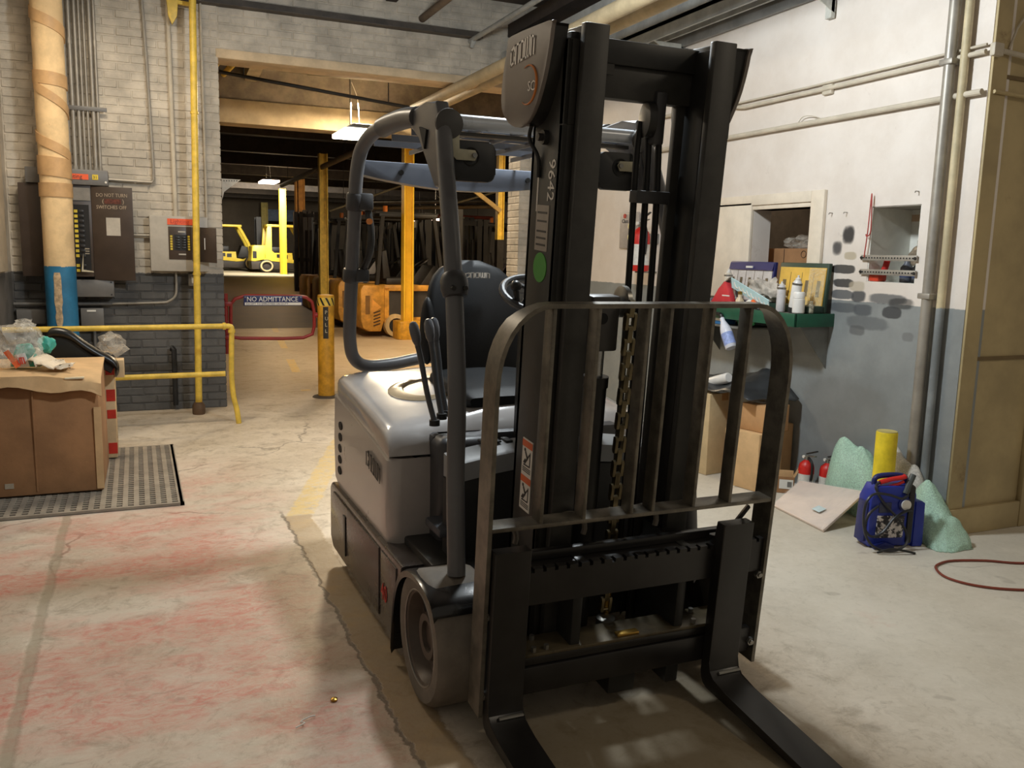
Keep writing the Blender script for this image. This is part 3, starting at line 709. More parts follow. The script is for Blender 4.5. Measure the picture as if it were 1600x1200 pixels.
# --- overhead guard -----------------------------------------------------
def fpillar(sx):
    X = (lambda x: x) if sx < 0 else mir; K = .085 if sx > 0 else 0
    pts = smooth([(X(.915)-K, 2.50, .44), (X(.92)-K, 2.535, .75), (X(.935)-K*.9, 2.575, 1.05), (X(.955)-K*.5, 2.69, 1.45), (X(.985)-K*.1, 2.86, 1.78), (X(1.0), 2.93, 1.90)], 5)
    m = MB(); m.tube(pts, .030, 16); p = m.build('front_pillar', TUBE, T, ang=60)
    m = MB(); c = Vector((X(.950)-K*.6, 2.655, 1.37)); d = Vector((0, .3, 1)).normalized(); m.lathe([(.02, -.045), (.040, -.04), (.046, -.015), (.046, .012), (.038, .034), (.03, .04)], c, d, 16)
    k = m.build('pillar_clamp', BODYD, p)
    for q in (-.02, .02):
        m = MB(); m.cyl((X(.950)+q-K*.6, 2.60, 1.36), (X(.950)+q-K*.6, 2.615, 1.362), .008, 8); m.build('clamp_screw', BLACK, p)
    # corner casting: triangular web reaching back to the side rail
    m = MB(); x0, x1 = X(.972), X(1.035)
    if x0 > x1: x0, x1 = x1, x0
    outer = [(2.90, 1.80), (2.935, 1.955), (2.955, 1.995), (3.06, 2.005), (3.26, 2.0), (3.28, 1.95), (3.14, 1.90), (3.02, 1.77), (2.96, 1.70), (2.88, 1.70)]
    m.prism(outer, 'x', x0+.006, x1-.006, .010); cst = m.build('corner_casting', TUBE, T)
    m = MB(); hx = x0-.001 if sx < 0 else x1+.001
    m.prism([(3.03, 1.905), (3.115, 1.925), (3.055, 1.84)], 'x', hx-.002, hx+.008); m.build('casting_slot', M('vent_black', (14, 14, 14), .8), cst)
    m = MB(); m.lathe([(.03, .02), (.047, .02), (.052, .008), (.050, 0), (.03, -.006), (.001, -.006)], (X(1.015), 2.905, 1.915), (0, 1, 0), 24); m.build('end_cap', M('cap_dark_grey', (70, 68, 66), .5), cst)
fpillar(-1); fpillar(1)
m = MB(); m.cyl((1.04, 2.955, 1.93), (mir(1.04), 2.955, 1.93), .026, 18); m.build('front_crossbar', M('crossbar_pale', (206, 212, 220), .28, .15, var=.04), T)
m = MB(); m.box(1.05, mir(1.05), 2.965, 3.0, 1.885, 1.898); m.build('front_crossbar_lip', M('lip_dark', (70, 66, 60), .5), T)
for sx in (-1, 1):
    X = (lambda x: x) if sx < 0 else mir
    m = MB(); m.tube(smooth([(X(1.0), 3.22, 1.975), (X(.985), 3.34, 1.985), (X(.965), 3.50, 1.982), (X(.95), 3.56, 1.972)], 5), .040, 16); m.build('side_rail', TUBE, T, ang=60)
    m = MB(); m.tube(smooth([(X(.95), 3.54, 1.975), (X(.93), 3.66, 1.955), (X(.91), 3.755, 1.90), (X(.90), 3.80, 1.80), (X(.90), 3.83, 1.68), (X(.90), 3.88, 1.45), (X(.90), 3.935, 1.20), (X(.905), 3.965, 1.06), (X(.93), 3.995, .97), (X(1.0), 4.03, .925), (X(1.14), 4.07, .925), (X(1.29), 4.10, .945), (1.41, 4.11, .95)], 6), .030, 16); p = m.build('rear_pillar', TUBE, T, ang=60)
    for (z, y, h) in ((1.685, 3.83, .075), (1.36, 3.905, .06)):
        m = MB(); m.lathe([(.036, -h/2), (.040, -h/2+.008), (.040, h/2-.008), (.036, h/2)], (X(.90), y, z), (0, -.2, 1), 16)
        a, b = sorted((X(.91), X(.975))); m.box(a, b, y-.04, y+.02, z-h/2, z+h/2, .01); m.build('pillar_bracket', BODYD, p)
    m = MB(); m.tube(smooth([(X(.955), 3.82, 1.655), (X(.965), 3.80, 1.55), (X(.965), 3.83, 1.46), (X(.95), 3.89, 1.385)], 5), .016, 10); m.build('grab_handle', BLACK, p)
    m = MB(); a = X(.952); m.cyl((a, 3.79, 1.60), (a, 3.772, 1.60), .013, 12); m.build('marker_lamp', ORANGE, p)
# roof grid and rear cross panel
for k in range(4):
    y = 3.10+.21*k; m = MB(); m.bar((1.02-.02*k, y, 1.932), (mir(1.02-.02*k), y, 1.932), .010, .026); m.build('roof_bar', GUARD, T)
for x in (1.16, 1.33, 1.49, 1.66):
    m = MB(); m.bar((x, 2.98, 1.915), (x, 3.86, 1.915), .010, .018); m.build('roof_stay', TUBE, T)
arc = []
for k in range(17): t = k/16; arc.append((.93+(mir(.93)-.93)*t, 1.80-.045*math.sin(PI*t)))
m = MB(); m.prism([(.93, 1.865), ]+arc+[(mir(.93), 1.865)], 'y', 3.80, 3.88, .01); rp = m.build('rear_cross_panel', GUARD, T)
for x in (1.10, 1.72):
    m = MB(); m.cyl((x, 3.80, 1.82), (x, 3.79, 1.82), .012, 10); m.build('panel_bolt', BLACK, rp)
# mirrors on stamped brackets
for sx in (-1, 1):
    X = (lambda x: x) if sx < 0 else mir
    m = MB(); a, b = (1.03, 1.20) if sx < 0 else (mir(1.20), mir(1.03))
    m.prism(rrect(a, b, 1.725, 1.865, .028), 'y', 2.93, 2.962, .008); mi = m.build('mirror', M('mirror_shell', (36, 36, 36), .5), T)
    m = MB(); m.prism([(X(1.02), 1.89), (X(1.055), 1.89), (X(1.055), 1.832), (X(1.115), 1.832), (X(1.125), 1.815), (X(1.115), 1.795), (X(1.045), 1.795), (X(1.02), 1.82)], 'y', 2.915, 2.921, .001); m.build('bracket', M('bracket_cream', (176, 170, 146), .4, .3), mi)
    m = MB(); m.cyl((X(1.112), 2.918, 1.814), (X(1.112), 2.908, 1.814), .009, 8); m.build('bracket_bolt', STEEL, mi)
    m = MB(); m.torus((X(1.105), 2.929, 1.81), .03, .004, (0, 1, 0), 24, 6); m.build('mirror_boss', BLACK, mi)

# --- mast -----------------------------------------------------------------
def ms(): return MB(MAST)
RX0, RX1 = 1.155, 1.232
for sx in (-1, 1):
    def bx(m, a, b, *r, **k):
        if sx > 0: a, b = mir(b), mir(a)
        m.box(a, b, *r, **k)
    # fixed outer channel
    m = ms(); bx(m, 1.124, 1.142, .20, .40, .10, 2.06, bev=.003); bx(m, 1.124, 1.176, .20, .222, .10, 1.83, bev=.003); bx(m, 1.124, 1.160, .20, .222, 1.83, 2.06); bx(m, 1.124, 1.18, .378, .40, .10, 2.06, bev=.003); orr = m.build('outer_rail', MASTM, T)
    # inner sliding channel
    m = ms(); bx(m, RX0, RX1, .160, .190, .12, 2.10, bev=.004); bx(m, 1.172, 1.192, .19, .36, .12, 2.10, bev=.003); bx(m, RX0+.004, RX1, .335, .36, .12, 2.10, bev=.003); irr = m.build('inner_rail', MASTM, T)
    m = ms(); bx(m, 1.150, 1.20, .235, .37, .13, 2.085, bev=.003); m.build('rail_web', BLACK, T)
    m = ms(); bx(m, 1.182, 1.21, .17, .19, 1.62, 1.84, bev=.008); m.build('wear_strip', BLACK, irr)
    m = ms(); xx = 1.124 if sx < 0 else mir(1.124); m.cyl((xx+sx*.016, .30, 1.795), (xx, .30, 1.795), .021, 16); m.cyl((xx+sx*.03, .30, 1.795), (xx+sx*.01, .30, 1.795), .011, 8); m.build('rail_bolt', BLACK, orr)
    # top roller shroud
    sh = [(.20, 2.092), (.215, 2.10), (.48, 2.092), (.505, 2.07), (.54, 1.94), (.52, 1.87), (.44, 1.83), (.36, 1.825), (.29, 1.86), (.235, 1.95), (.21, 2.03)]
    sh = [(p.x, p.y) for p in smooth([(a, b, 0) for a, b in sh+[sh[0]]], 3)][:-1]
    a, b = (1.070, 1.082) if sx < 0 else (mir(1.082), mir(1.070))
    m = ms(); m.prism(sh, 'x', a, b, .003); sd = m.build('mast_shroud', M('shroud_grey', (118, 110, 104), .45, var=.05), T, ang=30)
    a, b = (1.082, 1.126) if sx < 0 else (mir(1.126), mir(1.082))
    sh2 = [(y*.94+.022, z*.97+.06) for y, z in sh]
    m = ms(); m.prism(sh2, 'x', a, b, .003); m.build('shroud_core', BLACK, sd, ang=30)
    if sx < 0:
        mo = lambda y, z: MAST @ Vector((1.0685, y, z))
        ex = (MAST.to_3x3() @ Vector((0, -1, .0))); ez_ = (MAST.to_3x3() @ Vector((0, 0, 1)))
        strokes(CROWN, mo(.470, 2.005), (MAST.to_3x3() @ Vector((0, -1, .12))), ez_, .030, .052, .0066, MARK, sd)
        txt('SC', .040, mo(.335, 1.922), ex, ez_, MARK, sd, 'lettering', .0008, 1.1)
        m = ms(); pts = [(1.068, .335-.062*math.cos(a)*1.0, 1.94+.055*math.sin(a)) for a in [R(118-k*15) for k in range(17)]]
        m.tube(pts, [.001+.0032*math.sin(PI*k/16) for k in range(17)], 6); m.build('swoosh', ORANGE, sd)
        m = ms(); m.tube(smooth([(1.10, .36, 1.83), (1.10, .37, 1.79), (1.115, .335, 1.74), (1.118, .33, 1.68)], 5), .006, 8); m.build('sensor_wire', RUBBER, sd)
        # decals on the outer rail
        txt('9642', .062, MAST @ Vector((1.1225, .268, 1.735)), (MAST.to_3x3() @ Vector((0, 0, -1))), (MAST.to_3x3() @ Vector((0, -1, 0))), MARK, orr, 'lettering', .0006)
        m = ms(); m.box(1.1220, 1.1245, .335, .342, 1.58, 1.74); m.build('decal_line', MARK, orr)
        m = ms(); m.box(1.1215, 1.1245, .25, .335, 1.465, 1.60); ds = m.build('capacity_plate', M('plate_grey', (168, 160, 150), .45), orr)
        m = ms(); [m.box(1.1205, 1.122, .26, .325, z, z+.006) for z in (1.48, 1.50, 1.52, 1.55, 1.575)]; m.build('plate_print', MARKD, orr)
        m = ms(); m.cyl((1.1215, .29, 1.415), (1.124, .29, 1.415), .045, 24); m.build('round_sticker', GREENS, orr)
        m = ms(); m.box(1.1212, 1.1245, .255, .33, .632, .868); wl = m.build('warning_decal', WHITEP, orr)
        for zb in (.634, .752):
            m = ms(); m.box(1.1204, 1.122, .255, .33, zb+.09, zb+.112); m.build('warning_band', M('warning_orange', (230, 110, 58), .5), orr)
            m = ms(); yc = .293
            for a, b, wdt in (((yc+.012, zb+.075), (yc-.005, zb+.055), .008), ((yc-.005, zb+.055), (yc+.014, zb+.035), .007), ((yc-.004, zb+.055), (yc-.02, zb+.072), .005), ((yc+.01, zb+.05), (yc+.022, zb+.036), .005), ((yc-.024, zb+.08), (yc-.024, zb+.032), .004), ((yc-.024, zb+.032), (yc+.022, zb+.03), .004)):
                m.bar((1.1204, a[0], a[1]), (1.1204, b[0], b[1]), .001, wdt, up=(0, 1, 0))
            m.cyl((1.1204, yc+.016, zb+.08), (1.1214, yc+.016, zb+.08), .006, 10); m.build('pictogram', BLACK, orr)
            m = ms(); [m.box(1.1204, 1.122, .262, .322, zb+z, zb+z+.003) for z in (.008, .014, .02)]; m.build('warning_text', MARKD, orr)
    # tie bars of the mast
m = ms(); m.box(1.17, mir(1.17), .30, .345, 2.02, 2.092, .006); m.build('top_tie_bar', BLACK, T)
m = ms(); m.box(1.17, mir(1.17), .315, .375, 1.925, 2.03, .006); m.build('top_tie_bar', MASTM, T)
m = ms(); m.box(1.14, mir(1.14), .37, .42, .16, .40, .006); m.build('cross_tie', BLACK, T)
m = ms(); m.box(1.27, 1.33, .296, .302, 1.99, 2.02); m.build('tie_plate', MASTM, T)
m = MB(); m.prism([(2.80, .74), (2.98, .74), (2.96, 1.22), (2.90, 1.27), (2.80, 1.20)], 'x', 1.31, 1.60, .015); m.build('dash_pod', BLACK, T)
# lift cylinder, crosshead and chain
m = ms(); m.cyl((1.335, .27, .20), (1.335, .27, 1.055), .038, 20); m.cyl((1.335, .27, 1.04), (1.335, .27, 1.075), .042, 20); cy = m.build('lift_cylinder', BLACK, T)
m = ms(); m.cyl((1.335, .27, 1.05), (1.335, .27, 1.20), .022, 16); m.build('chrome_rod', SILVER, cy)
m = ms(); m.box(1.285, 1.385, .235, .30, 1.16, 1.335, .008); xh = m.build('crosshead', M('crosshead_grey', (66, 64, 62), .5), T)
m = ms(); m.cyl((1.325, .2345, 1.265), (1.325, .24, 1.265), .018, 14); m.build('crosshead_hole', M('vent_black', (14, 14, 14), .8), xh)
m = ms(); m.lathe([(.04, 0), (.05, .004), (.05, .02), (.04, .024)], (1.395, .262, 1.315), (1, 0, 0), 20); m.build('chain_sheave', STEEL, T)
# leaf chain, link by link
link = bmesh.new()
bmesh.ops.create_cube(link, size=1, matrix=Matrix.Diagonal((.006, .012, .044, 1)))
lm = {}
def link_mesh(xs, nm):
    m = MB()
    for x in xs:
        m.prism([(.012*math.cos(a)*.9, (.018 if math.sin(a) > 0 else -.018)+.011*math.sin(a)) for a in [2*PI*k/8 for k in range(8)]], 'x', x-.0022, x+.0022)
    if nm == 'o':
        for z in (-.018, .018): m.cyl((-.02, 0, z), (.02, 0, z), .0065, 8)
    o = m.build('chain_link', CHAINM); me = o.data; bpy.data.objects.remove(o); return me
LO = link_mesh((-.017, -.012, .012, .017), 'o'); LI = link_mesh((-.006, -.003, 0, .003, .006), 'i')
def chain(x, yp, z0, z1, me_o, me_i):
    k = 0; z = z0
    while z < z1:
        o = bpy.data.objects.new('chain_link', me_o if k % 2 == 0 else me_i); o.matrix_basis = MAST @ Matrix.Translation((x, yp, z)); COL.objects.link(o)
        o.parent = T; o.matrix_parent_inverse = T.matrix_basis.inverted(); z += .040; k += 1
chain(1.405, .205, .30, 1.33, LO, LI)
m = ms(); m.cyl((1.415, .215, .20), (1.415, .215, .34), .014, 12); m.build('chain_anchor', BRASS, T)
m = ms(); m.lathe([(.02, 0), (.032, .006), (.032, .03), (.02, .036)], (1.395, .18, .235), (0, 0, 1), 12); m.build('anchor_nut', STEEL, T)
# hoses running up the right side of the mast
def hose(pts, r=.011, nm='hydraulic_hose', mat=RUBBER):
    m = ms(); m.tube(smooth(pts, 6), r, 10); return m.build(nm, mat, T)
hose([(1.565, .34, .45), (1.56, .34, 1.0), (1.552, .34, 1.5), (1.53, .33, 1.80), (1.51, .33, 1.915), (1.49, .34, 1.96)])
hose([(1.532, .35, .45), (1.527, .35, 1.0), (1.515, .35, 1.5), (1.50, .34, 1.78), (1.485, .34, 1.90)])
hose([(1.50, .36, .45), (1.49, .36, 1.0), (1.478, .36, 1.5), (1.465, .35, 1.76), (1.47, .35, 1.87)])
m = ms(); m.lathe([(.03, 0), (.055, .004), (.055, .03), (.03, .034)], (1.465, .33, 1.875), (.9, -.2, 0), 20); m.build('hose_sheave', BLACK, T)
m = ms(); m.box(1.455, 1.58, .31, .36, 1.62, 1.66, .005); m.build('hose_clip', BODYD, T)
m = ms(); m.box(1.49, 1.53, .30, .34, 1.80, 1.96, .008); m.build('hose_guide', BODYD, T)
for (x0, yy) in ((.985, .13), (1.225, .14), (1.49, .14)):
    m = ms(); m.tube([(x0+.06*math.cos(a)-.02, yy, .615+.055*math.sin(a)) for a in [R(-20+18*k) for k in range(10)]], .009, 8); m.build('looped_hose', M('hose_sheath', (96, 90, 82), .45), T)
# --- carriage ---------------------------------------------------------------
m = ms()
top = [(.895, .432), (mir(.895), .432), (mir(.895), .548)]; x = mir(.94); notch = []
while x > .95:
    notch += [(x, .548), (x, .536), (x-.012, .536), (x-.012, .548)]; x -= .0395
m.prism(top+notch+[(.895, .548)], 'y', .040, .064); cu = m.build('upper_carriage_bar', FORKM, T)
m = ms(); m.box(1.0, mir(1.0), .064, .12, .50, .545, .004); m.box(1.02, mir(1.02), .10, .125, .545, .575, .004); m.build('hook_ledge', FORKM, T)
m = ms(); m.box(.93, mir(.93), .040, .066, .132, .222, .004); m.build('lower_carriage_bar', FORKM, T)
m = ms(); m.box(.99, mir(.99), .046, .075, .225, .252, .003); m.build('sideshift_rail', FORKM, T)
sd_ = ms(); sd_.box(1.0, mir(1.0), .048, .155, .25, .262, .002); shelf_ = sd_.build('sideshift_plate', M('oily_plate', (92, 82, 62), .4, .2, var=.3, c2=(44, 40, 34), thr=(.55, .7)), T)
for (x, y) in ((1.03, .062), (1.075, .062), (1.10, .13), (1.12, .065), (1.60, .12), (1.665, .065), (1.70, .13), (1.79, .065)):
    m = ms(); m.cyl((x, y, .26), (x, y, .277), .009, 6); m.build('plate_bolt', STEEL, shelf_)
m = ms(); m.box(1.37, 1.45, .055, .08, .262, .272, .003); m.build('grease_block', BRASS, shelf_)
for x in (1.20, mir(1.235)):
    m = ms(); m.box(x, x+.035, .06, .30, .14, .55, .006); m.build('carriage_side_plate', BLACK, T)
    m = ms(); m.lathe([(.02, 0), (.045, .003), (.045, .032), (.02, .035)], (x, .275, .46), (1, 0, 0), 18); m.build('carriage_roller', STEEL, T)
m = ms(); m.box(1.36, 1.46, .07, .2, .05, .13, .006); m.build('side_shift_cylinder', BLACK, T); m = ms(); m.box(1.58, 1.63, .07, .2, .05, .13, .006); m.build('stop_block', BLACK, T)
# forks
def fork(x0, x1):
    m = ms(); prof = [(-.002, .63), (.040, .63), (.040, .575), (.075, .575), (.075, .55), (.066, .545), (.040, .545), (.040, .10), (.034, .075), (.022, .058), (.0, .05), (-1.07, .040), (-1.07, .050), (-.55, .068), (-.10, .088), (-.03, .096), (-.008, .115), (-.002, .15)]
    m.prism(prof, 'x', x0, x1, .004); fk = m.build('fork', FORKM, T)
    m = ms(); m.cyl((x0+.03, -.02, .110), (x1-.004, -.02, .110), .006, 8); m.build('heel_pin', STEEL, fk)
fork(.905, 1.018); fork(1.697, 1.815)
m = ms(); m.bar((1.80, .075, .60), (1.83, .055, .665), .02, .012); m.build('latch_handle', BLACK, T)
# --- load backrest ------------------------------------------------------------
LX0, LX1, LT, BW = .888, 1.912, 1.335, .012
def corner_path():
    p = [(LX0+.004, .095), (LX0+.002, .7), (LX0, 1.08)]
    out = [(LX0+.006, .095), (LX0+.006, 1.10)]
    r = .155
    for k in range(1, 10): a = R(180-90*k/9); out.append((LX0+.006+r*1.0+r*math.cos(a), 1.10+.235*math.sin(a)**.9))
    rt = [(2*(LX0+LX1)/2-x, z) for x, z in reversed(out)]
    return out+rt
cp = corner_path()
m = ms(); rows = []
for i, (x, z) in enumerate(cp):
    a = Vector(cp[max(i-1, 0)]); b = Vector(cp[min(i+1, len(cp)-1)]); t = (b-a).normalized(); nrm = Vector((-t.y, t.x))*.0065
    dd = .088 if z < 1.28 else .088-.04*(z-1.28)/.055
    rows.append([(x+nrm.x, .025, z+nrm.y), (x+nrm.x, .025+dd, z+nrm.y), (x-nrm.x, .025+dd, z-nrm.y), (x-nrm.x, .025, z-nrm.y)])
m.loft(rows, closed=True, capends=True); lb = m.build('backrest_frame', GRILLE, T, ang=30)
m = ms(); m.box(LX0+.012, LX1-.012, .028, .098, .682, .695, .002); m.build('backrest_rail', GRILLE, T)
for (ut, vt, ub, vb) in ((869, 489, 845, 800), (942, 489, 909, 797), (1017, 489, 985, 792), (1051, 489, 1020, 790), (1120, 489, 1080, 786), (1176, 489, 1139, 782)):
    a = mp(ut, vt, .032); b = mp(ub, vb, .032); x = (a.x+b.x)/2
    m = ms(); m.box(x-.006, x+.006, .030, .085, .69, LT-.006, .002); m.build('backrest_bar', GRILLE, T)
for x, z in ((LX0+.02, .42), (LX0+.02, .16), (LX1-.02, .42), (LX1-.02, .17)):
    m = ms(); m.cyl((x, .045, z), (x, .03, z), .014, 6); m.cyl((x, .03, z), (x, .024, z), .008, 8); m.build('backrest_bolt', STEEL, lb)
# ================================================================== LEFT SIDE: pipes, panels, rails
# insulated riser
PXc, PYc, PR = -.573, 8.02, .116
rt = thing('insulated_pipe', 'tall insulated riser pipe, cream wrap above and blue wrap below, by the left wall', 'pipe', (PXc, PYc, 0))
rn = random.Random(3)
rows = []
for k in range(54):
    z = 1.285+(3.79-1.285)*k/53; row = []
    for j in range(24):
        a = 2*PI*j/24; r = PR*(1+.035*noise.noise(Vector((math.cos(a)*1.3, math.sin(a)*1.3, z*2.2)))+.02*noise.noise(Vector((math.cos(a)*4, math.sin(a)*4, z*9))))
        row.append((PXc+r*math.cos(a), PYc+r*math.sin(a), z))
    rows.append(row)
m = MB(); m.loft(rows, closed=True, capends=True); ins = m.build('insulation', PIPEW, rt, ang=60)
m = MB(); m.cyl((PXc, PYc, 0), (PXc, PYc, 1.29), PR+.002, 28); bl = m.build('blue_wrap', PIPEB, rt)
# torn strip in the blue wrap and tape bands spiralling round the insulation
def band(z0, z1, a0, a1, wd, mat, nm='tape_band', off=.006):
    m = MB(); rows = []
    for k in range(25):
        t = k/24; a = R(a0+(a1-a0)*t); zc = z0+(z1-z0)*t; r = PR*1.02+off
        rows.append([(PXc+(r-.012)*math.cos(a), PYc+(r-.012)*math.sin(a), zc-wd/2), (PXc+r*math.cos(a), PYc+r*math.sin(a), zc-wd/2), (PXc+r*math.cos(a), PYc+r*math.sin(a), zc+wd/2), (PXc+(r-.012)*math.cos(a), PYc+(r-.012)*math.sin(a), zc+wd/2)])
    m.loft(rows, closed=True, capends=True); return m.build(nm, mat, ins, ang=60)
for a in ((3.28, 3.10, 170, 380, .09), (2.78, 2.74, 170, 380, .10), (2.72, 2.50, 200, 370, .075), (2.34, 2.14, 170, 380, .08), (2.10, 2.06, 170, 380, .15), (3.72, 3.6, 170, 380, .08), (1.90, 1.90, 170, 380, .11)): band(*a, PIPET)
m = MB(); rows = []
for k in range(12):
    z = .80+.44*k/11; wd = .022+.01*rn.random()-(.008 if k in (0, 11) else 0); a = R(262)+.02*rn.random(); r = PR+.006
    rows.append([(PXc+r*math.cos(a-wd/r), PYc+r*math.sin(a-wd/r), z), (PXc+(r+.004)*math.cos(a), PYc+(r+.004)*math.sin(a), z), (PXc+r*math.cos(a+wd/r), PYc+r*math.sin(a+wd/r), z)])
m.loft(rows); m.build('torn_strip', M('torn_wrap', (196, 170, 136), .7, var=.25, scale=30), bl)
# conduits into the wireway above the breaker panel
cx = [PY(u, 200, 8.24).x for u in (106, 115, 124, 131, 138, 147, 154)]
crad = [.016, .017, .015, .011, .011, .017, .013]
for k, (x, r) in enumerate(zip(cx, crad)):
    m = MB(); m.cyl((x, 8.25, 2.09), (x, 8.25, 3.79), r, 12); m.cyl((x, 8.25, 2.08), (x, 8.25, 2.12), r*1.35, 10); zc = 3.0+.25*((k*7) % 5)-.4; m.cyl((x, 8.25, zc), (x, 8.25, zc+.05), r*1.2, 10)
    names = ['first', 'second', 'third', 'fourth', 'fifth', 'sixth', 'seventh']
    tag(m.build('conduit', CONDUIT), '%s from the left of the seven grey conduits rising above the wireway' % names[k], 'conduit', 'conduits rising from the wireway')
m = MB(); m.box(cx[0]-.03, cx[-1]+.07, 8.225, 8.235, 2.575, 2.61, .002); tag(m.build('conduit_strap', BOXG), 'thin strut strapping the seven conduits to the brick wall', 'strap')
# wireway box
wb = thing('wireway_box', 'grey steel wireway box with orange lighting label under the conduits', 'electrical box', (-.38, 8.2, 1.96))
m = MB(); m.box(-.80, -.186, 8.14, 8.30, 1.962, 2.088, .006); b_ = m.build('box_body', BOXG, wb)
m = MB(); m.box(-.56, -.335, 8.136, 8.142, 2.005, 2.05); lb_ = m.build('orange_label', LABELO, wb)
txt('Lighting', .046, (-.525, 8.1355, 2.014), (1, 0, 0), (0, 0, 1), MARKD, lb_)
m = MB(); m.box(-.306, -.262, 8.136, 8.142, 2.008, 2.05); yl = m.build('yellow_label', LABELY, wb)
txt('31', .034, (-.302, 8.1355, 2.016), (1, 0, 0), (0, 0, 1), MARKD, yl)
m = MB(); m.cyl((-.205, 8.14, 1.99), (-.205, 8.134, 1.99), .009, 12); m.build('cover_screw', WHITEP, wb)
# breaker panel with open door
bp = thing('breaker_panel', 'dark brown breaker panel with its door hanging open behind the riser pipe', 'electrical panel', (-.35, 8.2, 1.17))
m = MB(); m.box(-.86, -.325, 8.17, 8.294, 1.20, 1.96, .004); m.build('panel_body', BOXBR, bp)
m = MB(); m.box(-.70, -.33, 8.160, 8.172, 1.835, 1.94); m.build('header_plate', M('header_grey', (132, 128, 122), .5), bp)
m = MB(); m.box(-.62, -.345, 8.162, 8.172, 1.24, 1.80); br = m.build('breaker_strip', M('breaker_black', (24, 22, 22), .45), bp)
for k in range(13):
    z = 1.745-.041*k
    if k == 10: continue
    m = MB(); m.box(-.458, -.432, 8.157, 8.163, z-.012, z+.012); m.build('breaker_tag', LABELY, br)
    m = MB(); m.box(-.425, -.385, 8.150, 8.163, z-.011, z+.011, .003); m.build('breaker', M('breaker_dark', (40, 38, 38), .35), br)
for k in range(3):
    m = MB(); m.box(-.39, -.355, 8.159, 8.163, 1.43-.02*k, 1.44-.02*k); m.build('rating_text', M('dim_print', (150, 140, 124), .6), br)
m = MB(); m.hexa([(-.325, 8.165, 1.172), (-.005, 8.10, 1.172), (-.005, 8.112, 1.172), (-.325, 8.177, 1.172), (-.325, 8.165, 1.955), (-.005, 8.10, 1.955), (-.005, 8.112, 1.955), (-.325, 8.177, 1.955)], .003)
dr = m.build('panel_door', BOXBR, bp)
dx = Vector((.32, -.065, 0)).normalized()
def dpt(t, z, e=.0025): return Vector((-.325, 8.165, 0))+dx*t*.3265+Vector((-.2, -.98, 0))*e+Vector((0, 0, z))
PENC = M('chalk_writing', (176, 160, 140), .7)
txt('DO NOT TURN', .042, dpt(.12, 1.872), dx, (0, 0, 1), PENC, dr, sx=.84)
txt('(', .05, dpt(.26, 1.820), dx, (0, 0, 1), PENC, dr); txt(')', .05, dpt(.75, 1.820), dx, (0, 0, 1), PENC, dr)
txt('SWITCHES OFF', .042, dpt(.12, 1.772), dx, (0, 0, 1), PENC, dr, sx=.84)
m = MB(); p0, p1 = dpt(.32, 1.815), dpt(.72, 1.855)
m.hexa([dpt(.32, 1.815), dpt(.72, 1.815), dpt(.72, 1.815, .0005), dpt(.32, 1.815, .0005), dpt(.32, 1.855), dpt(.72, 1.855), dpt(.72, 1.855, .0005), dpt(.32, 1.855, .0005)]); m.build('scribble', M('faded_red_scribble', (96, 50, 40), .6, var=.4, scale=60), dr)
m = MB(); a, b, c, d = dpt(.34, 1.55), dpt(.68, 1.55), dpt(.68, 1.70), dpt(.34, 1.70)
n_ = Vector((-.2, -.98, 0))*.002
m.hexa([a, b, b-n_, a-n_, d, c, c-n_, d-n_]); m.build('schedule_pouch', M('pouch_paper', (190, 184, 174), .3, var=.1, bump=.3, bscale=50), dr)
m = MB(); m.prism([(-.42, 1.245), (-.40, 1.40), (-.405, 1.26), (-.33, 1.25), (-.325, 1.24)], 'y', 8.10, 8.108); m.build('paper_tag', M('tag_paper', (200, 190, 164), .7), bp)
jb = thing('junction_box', 'grey junction box below the breaker panel', 'electrical box', (-.4, 8.2, 1.02))
m = MB(); m.box(-.66, -.178, 8.16, 8.30, 1.03, 1.175, .005); jbb = m.build('box_body', BOXG, jb)
for x, z in ((-.2, 1.155), (-.2, 1.05)):
    m = MB(); m.cyl((x, 8.161, z), (x, 8.156, z), .006, 8); m.build('cover_screw', BLACK, jb)
sb = thing('outlet_box', 'small grey outlet box with conduit fitting low on the grey brick', 'electrical box', (-.36, 8.25, .75))
m = MB(); m.box(-.45, -.27, 8.22, 8.30, .74, .93, .006); m.build('box_body', BOXG, sb)
m = MB(); m.box(-.40, -.33, 8.214, 8.221, .90, .915); m.build('box_label', PAPER, sb)
m = MB(); m.cyl((-.35, 8.26, .35), (-.35, 8.26, .74), .012, 10); m.build('drop_pipe', BOXG, sb)
sb2 = thing('grey_pull_box', 'grey pull box on the brick behind the blue pipe wrap', 'electrical box', (-.8, 8.25, .8))
m = MB(); m.box(-.93, -.72, 8.21, 8.30, .80, .92, .006); m.build('box_body', BOXG, sb2)
m = MB(); m.cyl((-.95, 8.25, .965), (-.2, 8.25, .965), .014, 10); m.build('stub_conduit', BOXG, sb2)
# lighting contactor panel
lp = thing('lighting_panel', 'light grey lighting panel with orange label and open brown flap', 'electrical panel', (.37, 8.2, 1.25))
m = MB(); m.box(.12, .60, 8.17, 8.30, 1.255, 1.735, .008); m.build('panel_body', BOXL, lp)
m = MB(); m.box(.265, .475, 8.163, 8.172, 1.66, 1.712); l2_ = m.build('orange_label', LABELO, lp); txt('Lighting', .05, (.288, 8.1625, 1.672), (1, 0, 0), (0, 0, 1), REDPRINT, l2_)
m = MB(); m.box(.478, .506, 8.165, 8.172, 1.662, 1.71); m.build('yellow_label', M('olive_label', (150, 140, 70), .5), lp)
m = MB(); m.box(.27, .46, 8.163, 8.173, 1.36, 1.645, .003); dp = m.build('dead_front', BOXBR, lp)
m = MB(); m.box(.315, .43, 8.160, 8.165, 1.44, 1.575); sw_ = m.build('switch_block', M('breaker_black', (24, 22, 22), .45), dp)
